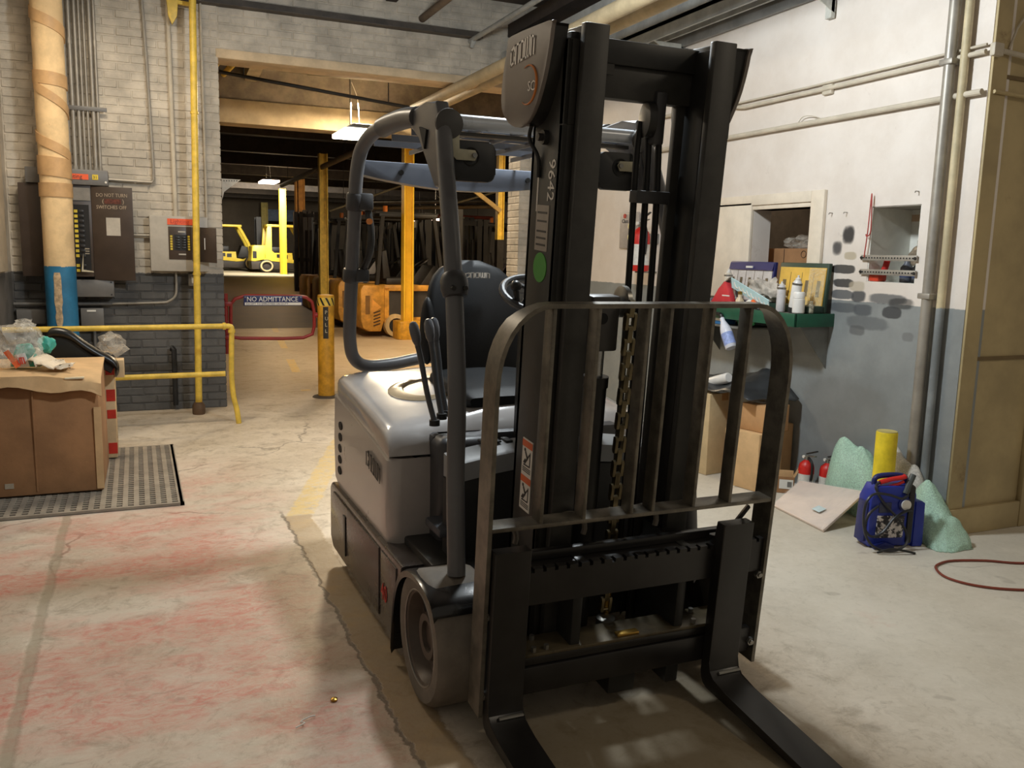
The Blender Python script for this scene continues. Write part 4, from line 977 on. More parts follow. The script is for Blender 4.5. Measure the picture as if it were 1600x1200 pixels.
for sx, x in ((0, .292), (1, .435)):
    for k in range(6):
        m = MB(); z = 1.56-.022*k; m.box(x-.008, x+.010, 8.158, 8.164, z-.008, z+.008); m.build('circuit_tag', LABELY, dp)
for x in (.345, .395):
    for k in range(5):
        m = MB(); z = 1.55-.022*k; m.box(x-.016, x+.016, 8.152, 8.161, z-.008, z+.008, .002); m.build('toggle', M('breaker_dark', (40, 38, 38), .35), sw_) if False else m.build('toggle', M('breaker_dark', (40, 38, 38), .35), dp)
for z in (1.60, 1.405):
    m = MB(); m.box(.35, .41, 8.158, 8.165, z-.006, z+.006); m.build('latch', BOXL, dp)
m = MB(); m.hexa([(.462, 8.165, 1.345), (.655, 8.05, 1.335), (.660, 8.058, 1.335), (.465, 8.175, 1.345), (.462, 8.165, 1.645), (.655, 8.05, 1.64), (.660, 8.058, 1.64), (.465, 8.175, 1.645)], .002); fp_ = m.build('flap', BOXBR, lp)
m = MB(); m.box(.560, .566, 8.085, 8.09, 1.45, 1.55); m.build('flap_note', PAPER, fp_)
ob = thing('socket_box', 'small grey socket box beside the yellow pipe below the lighting panel', 'electrical box', (.48, 8.25, 1.13))
m = MB(); m.box(.425, .515, 8.22, 8.30, 1.125, 1.235, .006); m.build('box_body', BOXG, ob)
m = MB(); m.box(.452, .488, 8.216, 8.222, 1.15, 1.21, .003); m.build('socket_face', M('socket_white', (190, 186, 178), .5), ob)
def pipe_run(nm, pts, r, mat, lab, cat='conduit', group=None, n=10, sm=False):
    m = MB(); m.tube(smooth(pts, 6) if sm else pts, r, n); return tag(m.build(nm, mat), lab, cat, group)
pipe_run('conduit', [(.340, 8.27, 1.73), (.335, 8.27, 2.6), (.33, 8.27, 3.79)], .019, CONDP, 'painted conduit running straight up from the lighting panel', 'conduit')
pipe_run('conduit', [(-.186, 8.27, 2.025), (.10, 8.27, 2.02), (.155, 8.27, 2.02), (.17, 8.27, 2.04), (.17, 8.27, 2.15), (.15, 8.27, 3.0), (.12, 8.27, 3.79)], .013, CONDUIT, 'conduit that bends from the wireway and climbs the brick beside the lighting conduit', 'conduit')
pipe_run('conduit', [(.60, 8.275, 1.735), (.595, 8.275, 3.79)], .010, CONDP, 'thin white conduit between the yellow pipe and the opening', 'conduit')
pipe_run('conduit', [(-.02, 8.27, 1.562), (.12, 8.27, 1.562)], .014, CONDUIT, 'short conduit linking the breaker panel to the lighting panel', 'conduit')
pipe_run('conduit', [(.325, 8.27, 1.255), (.325, 8.27, 1.10), (.31, 8.27, 1.03), (.26, 8.27, .99), (.18, 8.27, .975), (-.27, 8.27, .965)], .011, CONDUIT, 'conduit curving down from the lighting panel to the left over grey brick', 'conduit', None, 10, True)
pipe_run('drain_pipe', [(.27, 8.24, .55), (.275, 8.22, .575), (.285, 8.22, .56), (.285, 8.24, .05)], .022, RUBBER, 'black hooked drain pipe stub against the grey brick', 'pipe')
# tall yellow pipe with flange, and hanger bracket at its top
yp = thing('yellow_pipe', 'tall yellow standpipe clamped to the white brick beside the opening', 'pipe', (.50, 8.15, 0))
m = MB(); m.tube([(.468, 8.0, .10), (.484, 8.01, 1.2), (.500, 8.02, 2.2), (.522, 8.03, 3.79)], .029, 16); m.build('pipe_shaft', YEL, yp)
m = MB(); m.lathe([(.05, 0), (.055, .015), (.055, .08), (.034, .11)], (.466, 8.0, 0), (0, 0, 1), 16); m.build('base_flange', M('rusty_flange', (92, 70, 50), .7), yp)
for z in (1.24, 2.6):
    m = MB(); xx = .484+(z-1.2)*.016; m.cyl((xx, 8.01+(z-1.2)*.01, z-.01), (xx, 8.01+(z-1.2)*.01, z+.01), .034, 16); m.bar((xx, 8.03, z), (xx, 8.285, z), .02, .012); m.build('pipe_clamp', YEL, yp)
hb = thing('yellow_hanger', 'yellow painted hanger bracket high on the brick left of the pipe', 'bracket', (.37, 8.2, 3.3))
m = MB(); m.prism([(.30, 3.79), (.44, 3.79), (.40, 3.40), (.36, 3.33), (.33, 3.40)], 'y', 8.16, 8.20, .004); m.build('plate', YEL, hb)
m = MB(); m.bar((.36, 8.18, 3.52), (.55, 8.18, 3.51), .03, .03); m.build('arm', YEL, hb)
# yellow guard rail
gr = thing('guard_rail', 'yellow pipe guard rail with two bars in front of the electrical panels', 'railing', (.3, 7.5, 0))
for z, nm in ((.825, 'top_rail'), (.425, 'bottom_rail')):
    m = MB(); m.tube([(-.95, 7.5, z-.012), (.655, 7.5, z)], .022, 12); m.build(nm, YEL, gr)
m = MB(); m.tube(smooth([(.655, 7.5, .825), (.70, 7.5, .822), (.715, 7.5, .80), (.712, 7.5, .70), (.705, 7.5, .42), (.715, 7.49, .24), (.738, 7.48, .12), (.752, 7.47, 0)], 5), .022, 12); m.build('bent_post', YEL, gr)
m = MB(); m.cyl((.645, 7.5, .825), (.668, 7.5, .825), .030, 12); m.cyl((.714, 7.5, .77), (.714, 7.5, .795), .030, 12); m.build('elbow_collar', YEL, gr)
# red gate with sign
gt = thing('red_gate', 'red pipe swing gate carrying a blue no admittance sign across the opening', 'gate', (.82, 8.5, 0))
loop = [(.84, 8.62, .62), (.90, 8.62, .61), (1.3, 8.62, .60), (1.50, 8.62, .605), (1.59, 8.62, .64), (1.61, 8.62, .72), (1.61, 8.62, .86), (1.59, 8.62, .96), (1.53, 8.62, 1.005), (1.46, 8.62, 1.015), (.96, 8.62, 1.02), (.86, 8.62, .99), (.82, 8.62, .94), (.815, 8.62, .80), (.82, 8.62, .66)]
m = MB(); GATER = M('gate_dark_red', (142, 34, 30), .4, var=.1); m.tube(loop, .017, 12, closed=True); m.build('gate_loop', GATER, gt)
m = MB(); m.cyl((.775, 8.64, .46), (.775, 8.64, 1.04), .02, 12); m.build('gate_post', GATER, gt)
m = MB(); m.box(.76, .83, 8.60, 8.66, .60, .64, .005); m.box(.76, .83, 8.60, 8.66, .92, .96, .005); m.build('hinge', GATER, gt)
m = MB(); m.cyl((1.612, 8.62, .83), (1.640, 8.62, .83), .026, 12); m.build('gate_latch', GATER, gt)
m = MB(); m.box(.935, 1.49, 8.585, 8.598, .925, 1.022, .004); sg = m.build('sign_board', M('sign_blue', (30, 40, 92), .4, var=.05), gt)
txt('NO ADMITTANCE', .066, (.962, 8.583, .967), (1, 0, 0), (0, 0, 1), WHITEP, sg, 'lettering', .001, .90)
m = MB(); m.box(.945, 1.48, 8.5825, 8.586, .931, .957); sl = m.build('sign_stripe', WHITEP, sg) if False else m.build('sign_stripe', WHITEP, gt)
txt('EXCEPT TO EMPLOYEES ON DUTY', .026, (.958, 8.5815, .935), (1, 0, 0), (0, 0, 1), M('sign_blue_print', (30, 40, 92), .5), sl, 'lettering', .0005, .98)
for x in (.95, 1.475):
    m = MB(); m.cyl((x, 8.583, 1.008), (x, 8.578, 1.008), .007, 8); m.build('sign_rivet', STEEL, sg)
# bollard in the opening
bo = thing('bollard', 'ochre bollard with striped cap band and upright label in the middle of the opening', 'bollard', (1.725, 8.62, 0))
m = MB(); m.lathe([(.082, 0), (.082, 1.015), (.078, 1.03), (.02, 1.036)], (1.725, 8.62, 0), (0, 0, 1), 28); bb_ = m.build('bollard_post', YELD, bo)
m = MB(); m.lathe([(.0835, .925), (.0855, .925), (.0855, 1.005), (.0835, 1.005)], (1.725, 8.62, 0), (0, 0, 1), 28); st = m.build('stripe_band', YEL, bo)
for k in range(9):
    a0 = R(40*k); m = MB(); rows = []
    for j in range(6):
        t = j/5; z = .927+.077*t; a = a0-t*.45; rows.append([(1.725+.0865*math.cos(a+q), 8.62+.0865*math.sin(a+q), z) for q in (0, .12, .24)])
    m.loft(rows); m.build('black_stripe', BLACK, st)
m = MB(); rows = [[(1.725+.0835*math.cos(R(a)), 8.62+.0835*math.sin(R(a)), z) for a in (240, 252, 264, 276)] for z in (.60, .915)]
m.loft(rows); lbp = m.build('label_strip', M('label_black', (40, 36, 30), .5), bo)
for k, ch_ in enumerate('PULL'):
    a = R(250); txt(ch_, .05, (1.698, 8.536, .845-.062*k), (1, 0, 0), (0, 0, 1), M('label_grey_print', (190, 178, 150), .5), lbp, 'lettering', .001)
m = MB(); m.lathe([(.14, 0), (.13, .012), (.086, .02)], (1.725, 8.62, 0), (0, 0, 1), 24); m.build('base_grout', M('dark_grout', (84, 74, 62), .9), bo)
# big cardboard carton, left foreground
cb = thing('carton', 'big brown cardboard carton with torn drooping top flap at the left edge', 'cardboard box', (-.6, 5.8, .025))
bx0, bx1, by0, by1, bz0, bz1 = -.945, -.225, 5.51, 6.22, .028, .735
# hang left of the view; clear of the wall which starts beyond
m = MB(); m.hexa([(bx0, by0, bz0), (bx1, by0, bz0), (bx1+.01, by1, bz0), (bx0, by1, bz0), (bx0, by0+.012, bz1-.02), (bx1-.008, by0+.008, bz1-.05), (bx1+.005, by1, bz1), (bx0, by1, bz1)], .006); m.build('carton_body', CARDB, cb)
m = MB(); rows = []
for i in range(15):
    t = i/14; x = bx0+(bx1+.012-bx0)*t; dz = .055*max(0, (t-.55)/.45)**1.4
    rows.append([(x, by1, bz1+.006), (x, (by0+by1)/2, bz1+.012-dz*.3), (x, by0+.03, bz1+.004-dz*.6), (x, by0-.02, bz1-.010-dz), (x+.004*math.sin(i*2.1), by0-.035-.012*math.sin(i*1.3), bz1-.085-dz-.02*math.sin(i*.9)), (x, by0-.028, bz1-.083-dz-.02*math.sin(i*.9)), (x, by0-.012, bz1-.02-dz), (x, by0+.03, bz1-.006-dz*.6), (x, by1, bz1-.004)])
m.loft(rows, closed=True, capends=True); fl_ = m.build('top_flap', CARD, cb, ang=50)
m = MB(); m.box(-.40, -.30, by0-.03, by0+.04, bz1-.032, bz1-.024); m.build('tape_piece', M('white_tape', (226, 214, 184), .4), cb)
m = MB(); m.box(-.47, -.42, by0-.006, by0+.0, bz0+.06, bz0+.10); lb3 = m.build('small_label', M('faded_label', (186, 172, 150), .6), cb) if False else None
m2 = MB(); m2.box(-.735, -.69, by0-.002, by0+.004, .075, .105); m2.build('small_label', M('faded_label', (186, 172, 150), .6), cb)
m = MB(); m.box(bx1-.035, bx1+.004, by0-.004, by0+.004, bz0+.01, bz0+.50); m.build('corner_fold', CARD, cb)
m = MB(); m.box(-.575, -.568, by0-.003, by0+.01, bz0+.02, bz1-.10); m.build('panel_seam', CARDB, cb)
# carton behind with red tape
c2 = thing('carton', 'tall carton with red printed tape standing behind the big carton', 'cardboard box', (-.2, 6.4, .02))
m = MB(); m.box(-.62, -.164, 6.36, 6.68, .024, .685, .006); m.build('carton_body', M('pale_cardboard', (206, 178, 138), .8, var=.08), c2)
for z0, z1 in ((.055, .13), (.30, .36), (.42, .50), (.60, .66)):
    m = MB(); m.box(-.217, -.1625, 6.3575, 6.362, z0, z1); m.build('red_tape', M('red_tape', (200, 52, 40), .4, var=.15), c2)
m = MB(); m.box(-.163, -.10, 6.36, 6.5, .58, .70, .004); m.build('open_flap', M('pale_cardboard', (206, 178, 138), .8), c2)
# things on the carton
zc = bz1+.008
bg_ = thing('plastic_bag', 'crumpled clear plastic bag with teal packets on top of the big carton', 'bag', (-.66, 5.75, zc))
m = MB(); m.blob((-.665, 5.78, zc+.12), (.155, .15, .135), .22, 2.1, 4, 3, zc+.012, .16); m.build('bag_film', BAGC, bg_, ang=25)
m = MB(); m.blob((-.61, 5.74, zc+.255), (.05, .05, .035), .4, 2.5, 3, 5, None, .3); m.build('bag_neck', BAGC, bg_, ang=25)
m = MB(); m.hexa([(-.70, 5.70, zc+.012), (-.53, 5.66, zc+.012), (-.52, 5.72, zc+.012), (-.69, 5.76, zc+.012), (-.66, 5.71, zc+.14), (-.585, 5.69, zc+.15), (-.58, 5.73, zc+.15), (-.65, 5.75, zc+.14)], .012); m.build('teal_packet', TEAL, bg_)
m = MB(); m.blob((-.51, 5.79, zc+.13), (.045, .05, .05), .2, 2, 3, 8, None, .2); m.build('teal_packet', TEAL, bg_)
m = MB(); a = Vector((-.705, 5.655, zc+.11)); m.bar(a, (-.645, 5.64, zc+.018), .03, .006, (0, -1, .2)); m.build('orange_strip', M('orange_strip', (232, 106, 56), .5), bg_)
m = MB(); m.hexa([(-.645, 5.648, zc+.012), (-.585, 5.628, zc+.02), (-.585, 5.634, zc+.02), (-.645, 5.654, zc+.012), (-.665, 5.664, zc+.085), (-.61, 5.648, zc+.10), (-.61, 5.654, zc+.10), (-.665, 5.67, zc+.085)], .001); pk = m.build('printed_card', PAPER, bg_)
strokes([[(0, 1), (0, 0), (.6, 0)], [(1, 0), (1, 1)], [(1.6, 0), (1.6, 1)], [(1.3, 1), (1.9, 1)], [(2.4, 0), (2.4, 1)]], (-.645, 5.640, zc+.035), (.95, -.30, .12), (-.25, .2, 1), .016, .035, .006, M('red_lettering', (220, 70, 48), .5), pk)
rg = thing('rag', 'white cloth rag spilling over the carton beside the plastic bag', 'cloth', (-.46, 5.66, zc))
m = MB(); rows = []
for i in range(13):
    t = i/12; x0 = -.575+.20*t
    rows.append([(x0+.02*math.sin(i+j), 5.75-.21*s_+.02*math.sin(i*.7), max(zc+.006, zc+.10*(1-t)**1.1*(1-s_*.75)+.014*math.sin(i*1.5+j*1.1)+.012)) for j, s_ in enumerate([k/8 for k in range(9)])])
m.loft(rows); o = m.build('rag_sheet', CLOTH, rg, ang=80); md = o.modifiers.new('s', 'SOLIDIFY'); md.thickness = .004
m = MB(); m.tube(smooth([(-.39, 5.66, zc+.03), (-.382, 5.645, zc+.018), (-.378, 5.60, zc+.008)], 4), .003, 6); m.build('rag_string', M('brown_string', (110, 80, 50), .8), rg)
pd = thing('black_bumper', 'black moulded rubber bumper leaning behind the carton top', 'bumper', (-.35, 6.3, .70))
pts = [(-.545, 6.30, .86), (-.52, 6.30, .895), (-.46, 6.30, .895), (-.40, 6.30, .87), (-.33, 6.30, .81), (-.25, 6.30, .75), (-.17, 6.30, .70), (-.135, 6.30, .655), (-.15, 6.30, .625)]
m = MB(); P = smooth(pts, 5); rows = []
for i, p in enumerate(P):
    row = []
    for k in range(12):
        a = 2*PI*k/12; row.append((p.x+.006*math.cos(a), p.y+.045*math.cos(a), p.z+.034*math.sin(a)))
    rows.append(row)
m.loft(rows, closed=True, capends=True); m.build('bumper_rim', M('bumper_black', (22, 22, 22), .35), pd, ang=60)
m = MB(); m.prism([(-.545, .70), (-.545, .87), (-.46, .875), (-.40, .85), (-.16, .66), (-.18, .62), (-.30, .70)], 'y', 6.28, 6.32, .006); m.build('bumper_plate', M('bumper_black', (22, 22, 22), .35), pd)
pch = thing('clear_pouch', 'small crumpled clear pouch behind the black bumper', 'bag', (-.17, 6.5, .685))
m = MB(); m.blob((-.175, 6.50, .80), (.085, .05, .07), .25, 2.2, 3, 12, None, .25); m.prism([(-.15, .70), (-.06, .76), (-.10, .80), (-.20, .78)], 'y', 6.47, 6.49, .003); m.build('pouch_film', BAGC2, pch, ang=25)
# perforated floor mat
mt = thing('rubber_mat', 'grey perforated rubber mat lying under the cartons', 'mat', (-.5, 5.9, 0))
MX0, MX1, MY0, MY1 = -.945, .205, 5.12, 6.72
bmx = bmesh.new()
def slab(x0, x1, y0, y1, z0, z1):
    v = [bmx.verts.new(p) for p in ((x0, y0, z0), (x1, y0, z0), (x1, y1, z0), (x0, y1, z0), (x0, y0, z1), (x1, y0, z1), (x1, y1, z1), (x0, y1, z1))]
    for f in ((4, 5, 6, 7), (0, 1, 5, 4), (1, 2, 6, 5), (2, 3, 7, 6), (3, 0, 4, 7)): bmx.faces.new([v[i] for i in f])
nx = 19; px_ = (MX1-MX0-.04)/nx; ny = 34; py_ = (MY1-MY0-.04)/ny
slab(MX0, MX1, MY0, MY0+.022, .001, .018); slab(MX0, MX1, MY1-.022, MY1, .001, .018); slab(MX1-.022, MX1, MY0, MY1, .001, .018); slab(MX0, MX0+.022, MY0, MY1, .001, .018)
for i in range(nx+1):
    x = MX0+.02+px_*i; slab(x-px_*.24, x+px_*.24, MY0+.02, MY1-.02, .004, .018)
for j in range(ny+1):
    y = MY0+.02+py_*j; slab(MX0+.02, MX1-.02, y-py_*.17, y+py_*.17, .004, .0165)
slab(MX0, MX1, MY0, MY1, .001, .003)
bmesh.ops.recalc_face_normals(bmx, faces=bmx.faces[:])
me = bpy.data.meshes.new('mat_grid'); bmx.to_mesh(me); bmx.free(); me.materials.append(GREYM)
o = bpy.data.objects.new('mat_grid', me); COL.objects.link(o); attach(o, mt); o['kind'] = 'stuff'
# litter on the floor
m = MB(); g0 = PG(462, 1140); m.tube(smooth([g0+Vector((0, 0, .006)), g0+Vector((.03, .012, .010)), g0+Vector((.02, .03, .006)), g0+Vector((.05, .045, .008)), g0+Vector((.07, .05, .005))], 4), .0025, 6); tag(m.build('twist_tie', WHITEP), 'white twist tie lying on the concrete left of the wheel', 'tie')
m = MB(); g0 = PG(522, 1095); m.lathe([(.010, 0), (.012, .003), (.012, .008), (.004, .012)], g0, (0, 0, 1), 10); tag(m.build('brass_nut', BRASS), 'tiny brass nut lying on the concrete left of the wheel', 'nut')

# ================================================================== RIGHT SIDE: wall fittings
# conduits along and down the wall
pipe_run('conduit', [(3.972, 8.2, 2.62), (3.972, 5.6, 2.60), (3.972, 5.1, 2.535), (3.972, 4.3, 2.535), (3.972, 3.21, 2.54)], .013, CONDP, 'upper painted conduit running along the white wall above the hatch', 'conduit')
pipe_run('conduit', [(3.976, 5.3, 2.575), (3.976, 4.5, 2.57), (3.976, 3.21, 2.575)], .007, CONDP, 'thin cable running just above the upper painted conduit', 'cable')
pipe_run('conduit', [(3.972, 8.2, 2.345), (3.972, 3.21, 2.345)], .016, CONDP, 'lower painted conduit running along the white wall above the hatch', 'conduit')
m = MB(); m.tube(smooth([(3.978, 4.55, 2.36), (3.97, 4.5, 2.39), (3.975, 4.42, 2.385), (3.978, 4.33, 2.355)], 4), .003, 6); tag(m.build('loose_wire', CONDP), 'short loop of loose wire on the lower wall conduit', 'wire')
pipe_run('riser_conduit', [(3.95, 3.40, .05), (3.95, 3.40, 3.9)], .030, CONDUIT, 'thick grey riser conduit standing at the wall end', 'conduit', None, 18)
pipe_run('riser_pipe', [(3.966, 3.325, .02), (3.966, 3.325, 2.30), (3.966, 3.325, 3.9)], .022, PAINTED('riser_two_tone', (214, 198, 160), (140, 146, 148), 1.24), 'cream riser pipe right beside the thick grey conduit', 'pipe', None, 14)
for z in (2.52, 1.3):
    m = MB(); m.box(3.915, 4.0, 3.36, 3.44, z-.015, z+.015, .004); tag(m.build('conduit_clamp', CONDUIT), 'pipe clamp on the grey riser, %s' % ('at the upper wall conduit' if z > 2 else 'at chest height'), 'clamp')
fit = thing('conduit_fitting', 'small conduit fitting where the upper conduit turns the wall corner', 'conduit fitting', (3.99, 3.19, 2.54))
m = MB(); m.box(3.96, 4.03, 3.15, 3.182, 2.51, 2.575, .008); m.build('fitting_body', CONDP, fit)
m = MB(); m.cyl((4.03, 3.165, 2.54), (4.8, 3.155, 2.50), .013, 10); m.build('front_conduit', CONDP, fit)
m = MB(); m.tube([(4.10, 3.18, 2.56), (4.13, 3.17, 2.66), (4.40, 3.17, 3.0)], .006, 6); m.build('front_wire', CONDP, fit)
pipe_run('conduit', [(4.02, 3.178, 2.345), (4.8, 3.178, 2.33)], .010, FR, 'thin conduit on the tan wall below the corner fitting', 'conduit')
m = MB(); m.box(3.972, 4.0, 4.27, 4.35, 2.50, 2.56, .006); tag(m.build('wall_box', CONDP), 'small painted wall box on the upper wall conduit', 'electrical box')
for (u, v) in ((1301, 333), (1324, 332), (1436, 299)):
    p = PX(u, v, 4.0); m = MB(); m.tube([p+Vector((0, .0, 0)), p+Vector((-.025, 0, 0)), p+Vector((-.03, .0, -.008))], .003, 6)
    tag(m.build('wall_nail', STEEL), {1301: 'bent nail in the wall right of the hatch casing', 1324: 'bent nail above the black spray dots', 1436: 'bent nail above the pass-through'}[u], 'nail')
# white sign and wall-hung extinguisher seen through the mast
sg2 = thing('extinguisher_sign', 'grey extinguisher class sign with two yellow pull pins, seen through the mast', 'sign', (3.99, 6.6, 1.55))
m = MB(); m.box(3.975, 3.985, 6.44, 6.755, 1.55, 1.86, .004); m.build('sign_plate', M('sign_grey', (168, 160, 154), .5), sg2)
m = MB(); m.cyl((3.975, 6.67, 1.83), (3.968, 6.67, 1.83), .02, 12); m.build('sign_grommet', REDPRINT, sg2)
for z in (1.74, 1.645):
    m = MB(); m.blob((3.96, 6.55, z), (.012, .04, .035), 0, 1, 2); m.build('yellow_spot', M('lamp_yellow', (250, 236, 170), .4), sg2)
txt('Class', .05, (3.974, 6.72, 1.77), (0, -1, 0), (0, 0, 1), MARKD, sg2)
def extinguisher(base, h, lab, group=None, wall=False):
    x, y, z = base; t = thing('fire_extinguisher', lab, 'fire extinguisher', base, group); r = h*.155
    m = MB(); m.lathe([(r*.9, 0), (r, .012), (r, h*.56), (r*.86, h*.64), (r*.45, h*.70), (r*.28, h*.72)], base, (0, 0, 1), 24); bd = m.build('cylinder', RED, t)
    m = MB(); m.lathe([(r*1.012, h*.10), (r*1.012, h*.44)], base, (0, 0, 1), 24); m.build('paper_label', M('ext_label', (214, 212, 206), .5, var=.08, scale=40), t)
    m = MB(); m.cyl((x, y, z+h*.71), (x, y, z+h*.80), r*.30, 12); m.build('valve', STEEL, t)
    m = MB(); m.bar((x, y-.0, z+h*.80), (x-.01, y-r*1.7, z+h*.84), .018, .008); m.build('carry_handle', STEEL, t)
    m = MB(); m.bar((x, y, z+h*.84), (x-.01, y-r*1.9, z+h*.95), .018, .008); m.build('squeeze_lever', BLACK, t)
    m = MB(); m.tube(smooth([(x, y-r*.3, z+h*.76), (x-.01, y-r*1.15, z+h*.68), (x-.01, y-r*1.25, z+h*.45), (x-.01, y-r*1.1, z+h*.28)], 5), r*.18, 8); m.build('hose', RUBBER, t)
    if z > 1:
        m = MB(); m.box(x+r*.9, 4.0, y-.03, y+.03, z+h*.45, z+h*.62, .004); m.box(x-r*.4, 4.0, y-.02, y+.02, z-.014, z+.0, .003); m.build('wall_bracket', STEEL, t)
    m = MB(); m.cyl((x-r*.30, y+.01, z+h*.78), (x-r*.5, y+.01, z+h*.78), r*.2, 12); m.build('gauge', WHITEP, t)
    return t
extinguisher((3.84, 6.18, 1.36), .50, 'red fire extinguisher hung on the wall behind the mast hoses')
p = PG(1262, 757); extinguisher((3.865, 4.12, 0), .315, 'red fire extinguisher with white label standing by the small open carton')
extinguisher((3.945, 4.02, 0), .31, 'dusty red fire extinguisher half hidden behind the green bubble wrap')
# shelf with brackets
sh_ = thing('wall_shelf', 'green edged wall shelf on sheet brackets below the hatch', 'shelf', (3.85, 4.7, 1.12))
m = MB(); m.box(3.70, 4.0, 4.13, 5.35, 1.125, 1.15, .003); m.build('shelf_board', M('shelf_steel', (120, 116, 108), .5), sh_)
m = MB(); m.box(3.69, 3.702, 4.12, 5.35, 1.07, 1.152, .003); m.box(3.69, 4.0, 4.12, 4.132, 1.07, 1.152, .003); m.build('shelf_lip', DKGREEN, sh_)
for y in (4.16, 5.25):
    m = MB(); m.prism([(3.72, 1.122), (3.998, 1.122), (3.998, .80)], 'y', y, y+.006); m.build('bracket', M('shelf_bracket', (112, 112, 108), .5), sh_)
ZS = 1.152
# open organiser cases standing against the wall
def case(nm, lab, y0, y1, shell, inner, zt, cells):
    t = thing(nm, lab, 'case', (3.92, (y0+y1)/2, ZS))
    m = MB(); m.hexa([(3.93, y0, ZS+.002), (3.955, y0, ZS+.002), (3.955, y1, ZS+.002), (3.93, y1, ZS+.002), (3.955, y0+.006, zt), (3.985, y0+.006, zt), (3.985, y1-.006, zt), (3.955, y1-.006, zt)], .006); lid = m.build('lid', shell, t)
    m = MB(); e = .018; m.hexa([(3.926, y0+e, ZS+.02), (3.932, y0+e, ZS+.02), (3.932, y1-e, ZS+.02), (3.926, y1-e, ZS+.02), (3.949, y0+e, zt-e*1.6), (3.956, y0+e, zt-e*1.6), (3.956, y1-e, zt-e*1.6), (3.949, y1-e, zt-e*1.6)]); sheet = m.build('lining_sheet', inner, t)
    for k in range(cells):
        yy = y1-e-(y1-y0-2*e)*(k+.5)/cells; wd = (y1-y0)/cells*.13
        m = MB(); m.hexa([(3.929, yy-wd, ZS+.10), (3.934, yy-wd, ZS+.10), (3.934, yy+wd, ZS+.10), (3.929, yy+wd, ZS+.10), (3.940, yy-wd, ZS+.20), (3.945, yy-wd, ZS+.20), (3.945, yy+wd, ZS+.20), (3.940, yy+wd, ZS+.20)]); m.build('slot', M('slot_grey', (110, 96, 72), .5), sheet)
    for k in range(1, cells):
        yy = y1-e-(y1-y0-2*e)*k/cells
        m = MB(); m.hexa([(3.924, yy-.002, ZS+.03), (3.931, yy-.002, ZS+.03), (3.931, yy+.002, ZS+.03), (3.924, yy+.002, ZS+.03), (3.946, yy-.002, zt-.06), (3.952, yy-.002, zt-.06), (3.952, yy+.002, zt-.06), (3.946, yy+.002, zt-.06)]); m.build('divider', M('divider_dark', (96, 80, 50), .5), sheet)
    m = MB(); m.box(3.80, 3.93, y0, y1, ZS+.001, ZS+.045, .005); m.build('case_base', shell, t)
    return t, lid, sheet
t1, ld1, sh1 = case('blue_case', 'navy organiser case standing open with white paper chart in its lid', 4.645, 5.13, NAVY, M('case_paper', (204, 198, 194), .5, var=.08, scale=30), 1.462, 5)
m = MB(); m.hexa([(3.938, 4.655, 1.405), (3.944, 4.655, 1.405), (3.944, 5.12, 1.405), (3.938, 5.12, 1.405), (3.951, 4.655, 1.455), (3.957, 4.655, 1.455), (3.957, 5.12, 1.455), (3.951, 5.12, 1.455)]); m.build('header_band', NAVY, t1)
m = MB(); m.box(3.936, 3.945, 4.86, 4.93, 1.418, 1.432); m.build('header_tab', PAPER, t1)
t2, ld2, sh2_ = case('green_case', 'dark green case standing open with yellow lined compartments', 4.145, 4.60, M('case_green', (40, 62, 50), .5), M('case_yellow', (224, 182, 84), .45, var=.12), 1.462, 4)
m = MB(); m.hexa([(3.915, 4.16, ZS+.02), (3.918, 4.16, ZS+.02), (3.918, 4.30, ZS+.02), (3.915, 4.30, ZS+.02), (3.938, 4.16, 1.43), (3.941, 4.16, 1.43), (3.941, 4.30, 1.43), (3.938, 4.30, 1.43)]); m.build('lid_film', GLASS, t2)
def can(nm, lab, cat, x, y, h, r, body, cap, capd=None, label=None, tilt=0, z0=0):
    t = thing(nm, lab, cat, (x, y, ZS+z0)); b0 = Vector((x, y, ZS+.002+z0)); ax = Vector((0, math.sin(R(tilt)), math.cos(R(tilt))))
    m = MB(); m.lathe([(r*.94, 0), (r, .004), (r, h*.76), (r*.72, h*.84), (r*.62, h*.86)], b0, ax, 20); m.build('can_body', body, t)
    m = MB(); m.lathe([(r*.5, 0), (r*.5, h*.06), (r*.22, h*.075), (r*.22, h*.14)], b0+ax*h*.855, ax, 14); m.build('nozzle', cap, t)
    m = MB(); m.lathe([(r*1.02, 0), (r*1.02, .012)], b0+ax*h*.74, ax, 20); m.build('rim', STEEL, t)
    if label: m = MB(); m.lathe([(r*1.015, h*label[1]), (r*1.015, h*label[2])], b0, ax, 20); m.build('label_band', label[0], t)
    return t
can('spray_can', 'white spray can standing at the front of the shelf', 'spray can', 3.735, 4.315, .19, .028, M('can_pale_grey', (196, 194, 196), .3), WHITEC)
can('spray_can', 'white and black spray can leaning between white can and white tub', 'spray can', 3.765, 4.235, .235, .031, WHITEC, WHITEC, label=(BLACK, .0, .14), tilt=-8)
can('spray_can', 'white lubricant can at the far end of the shelf behind red bag', 'spray can', 3.86, 5.02, .21, .030, M('can_cream', (206, 196, 180), .3), WHITEC, label=(M('can_brown_band', (110, 74, 60), .5), .30, .55), z0=.045)
tb = thing('white_tub', 'white screw lid tub standing on the near corner of the shelf', 'tub', (3.75, 4.17, ZS))
m = MB(); m.lathe([(.034, 0), (.037, .004), (.037, .085), (.030, .092)], (3.75, 4.17, ZS+.002), (0, 0, 1), 22); m.build('tub_body', WHITEC, tb)
m = MB(); m.lathe([(.032, .09), (.035, .092), (.035, .125), (.031, .131)], (3.75, 4.17, ZS+.002), (0, 0, 1), 22); m.build('tub_lid', WHITEC, tb)
tb = thing('glass_jar', 'small clear jar on the shelf beside the white tub', 'jar', (3.82, 4.155, ZS))
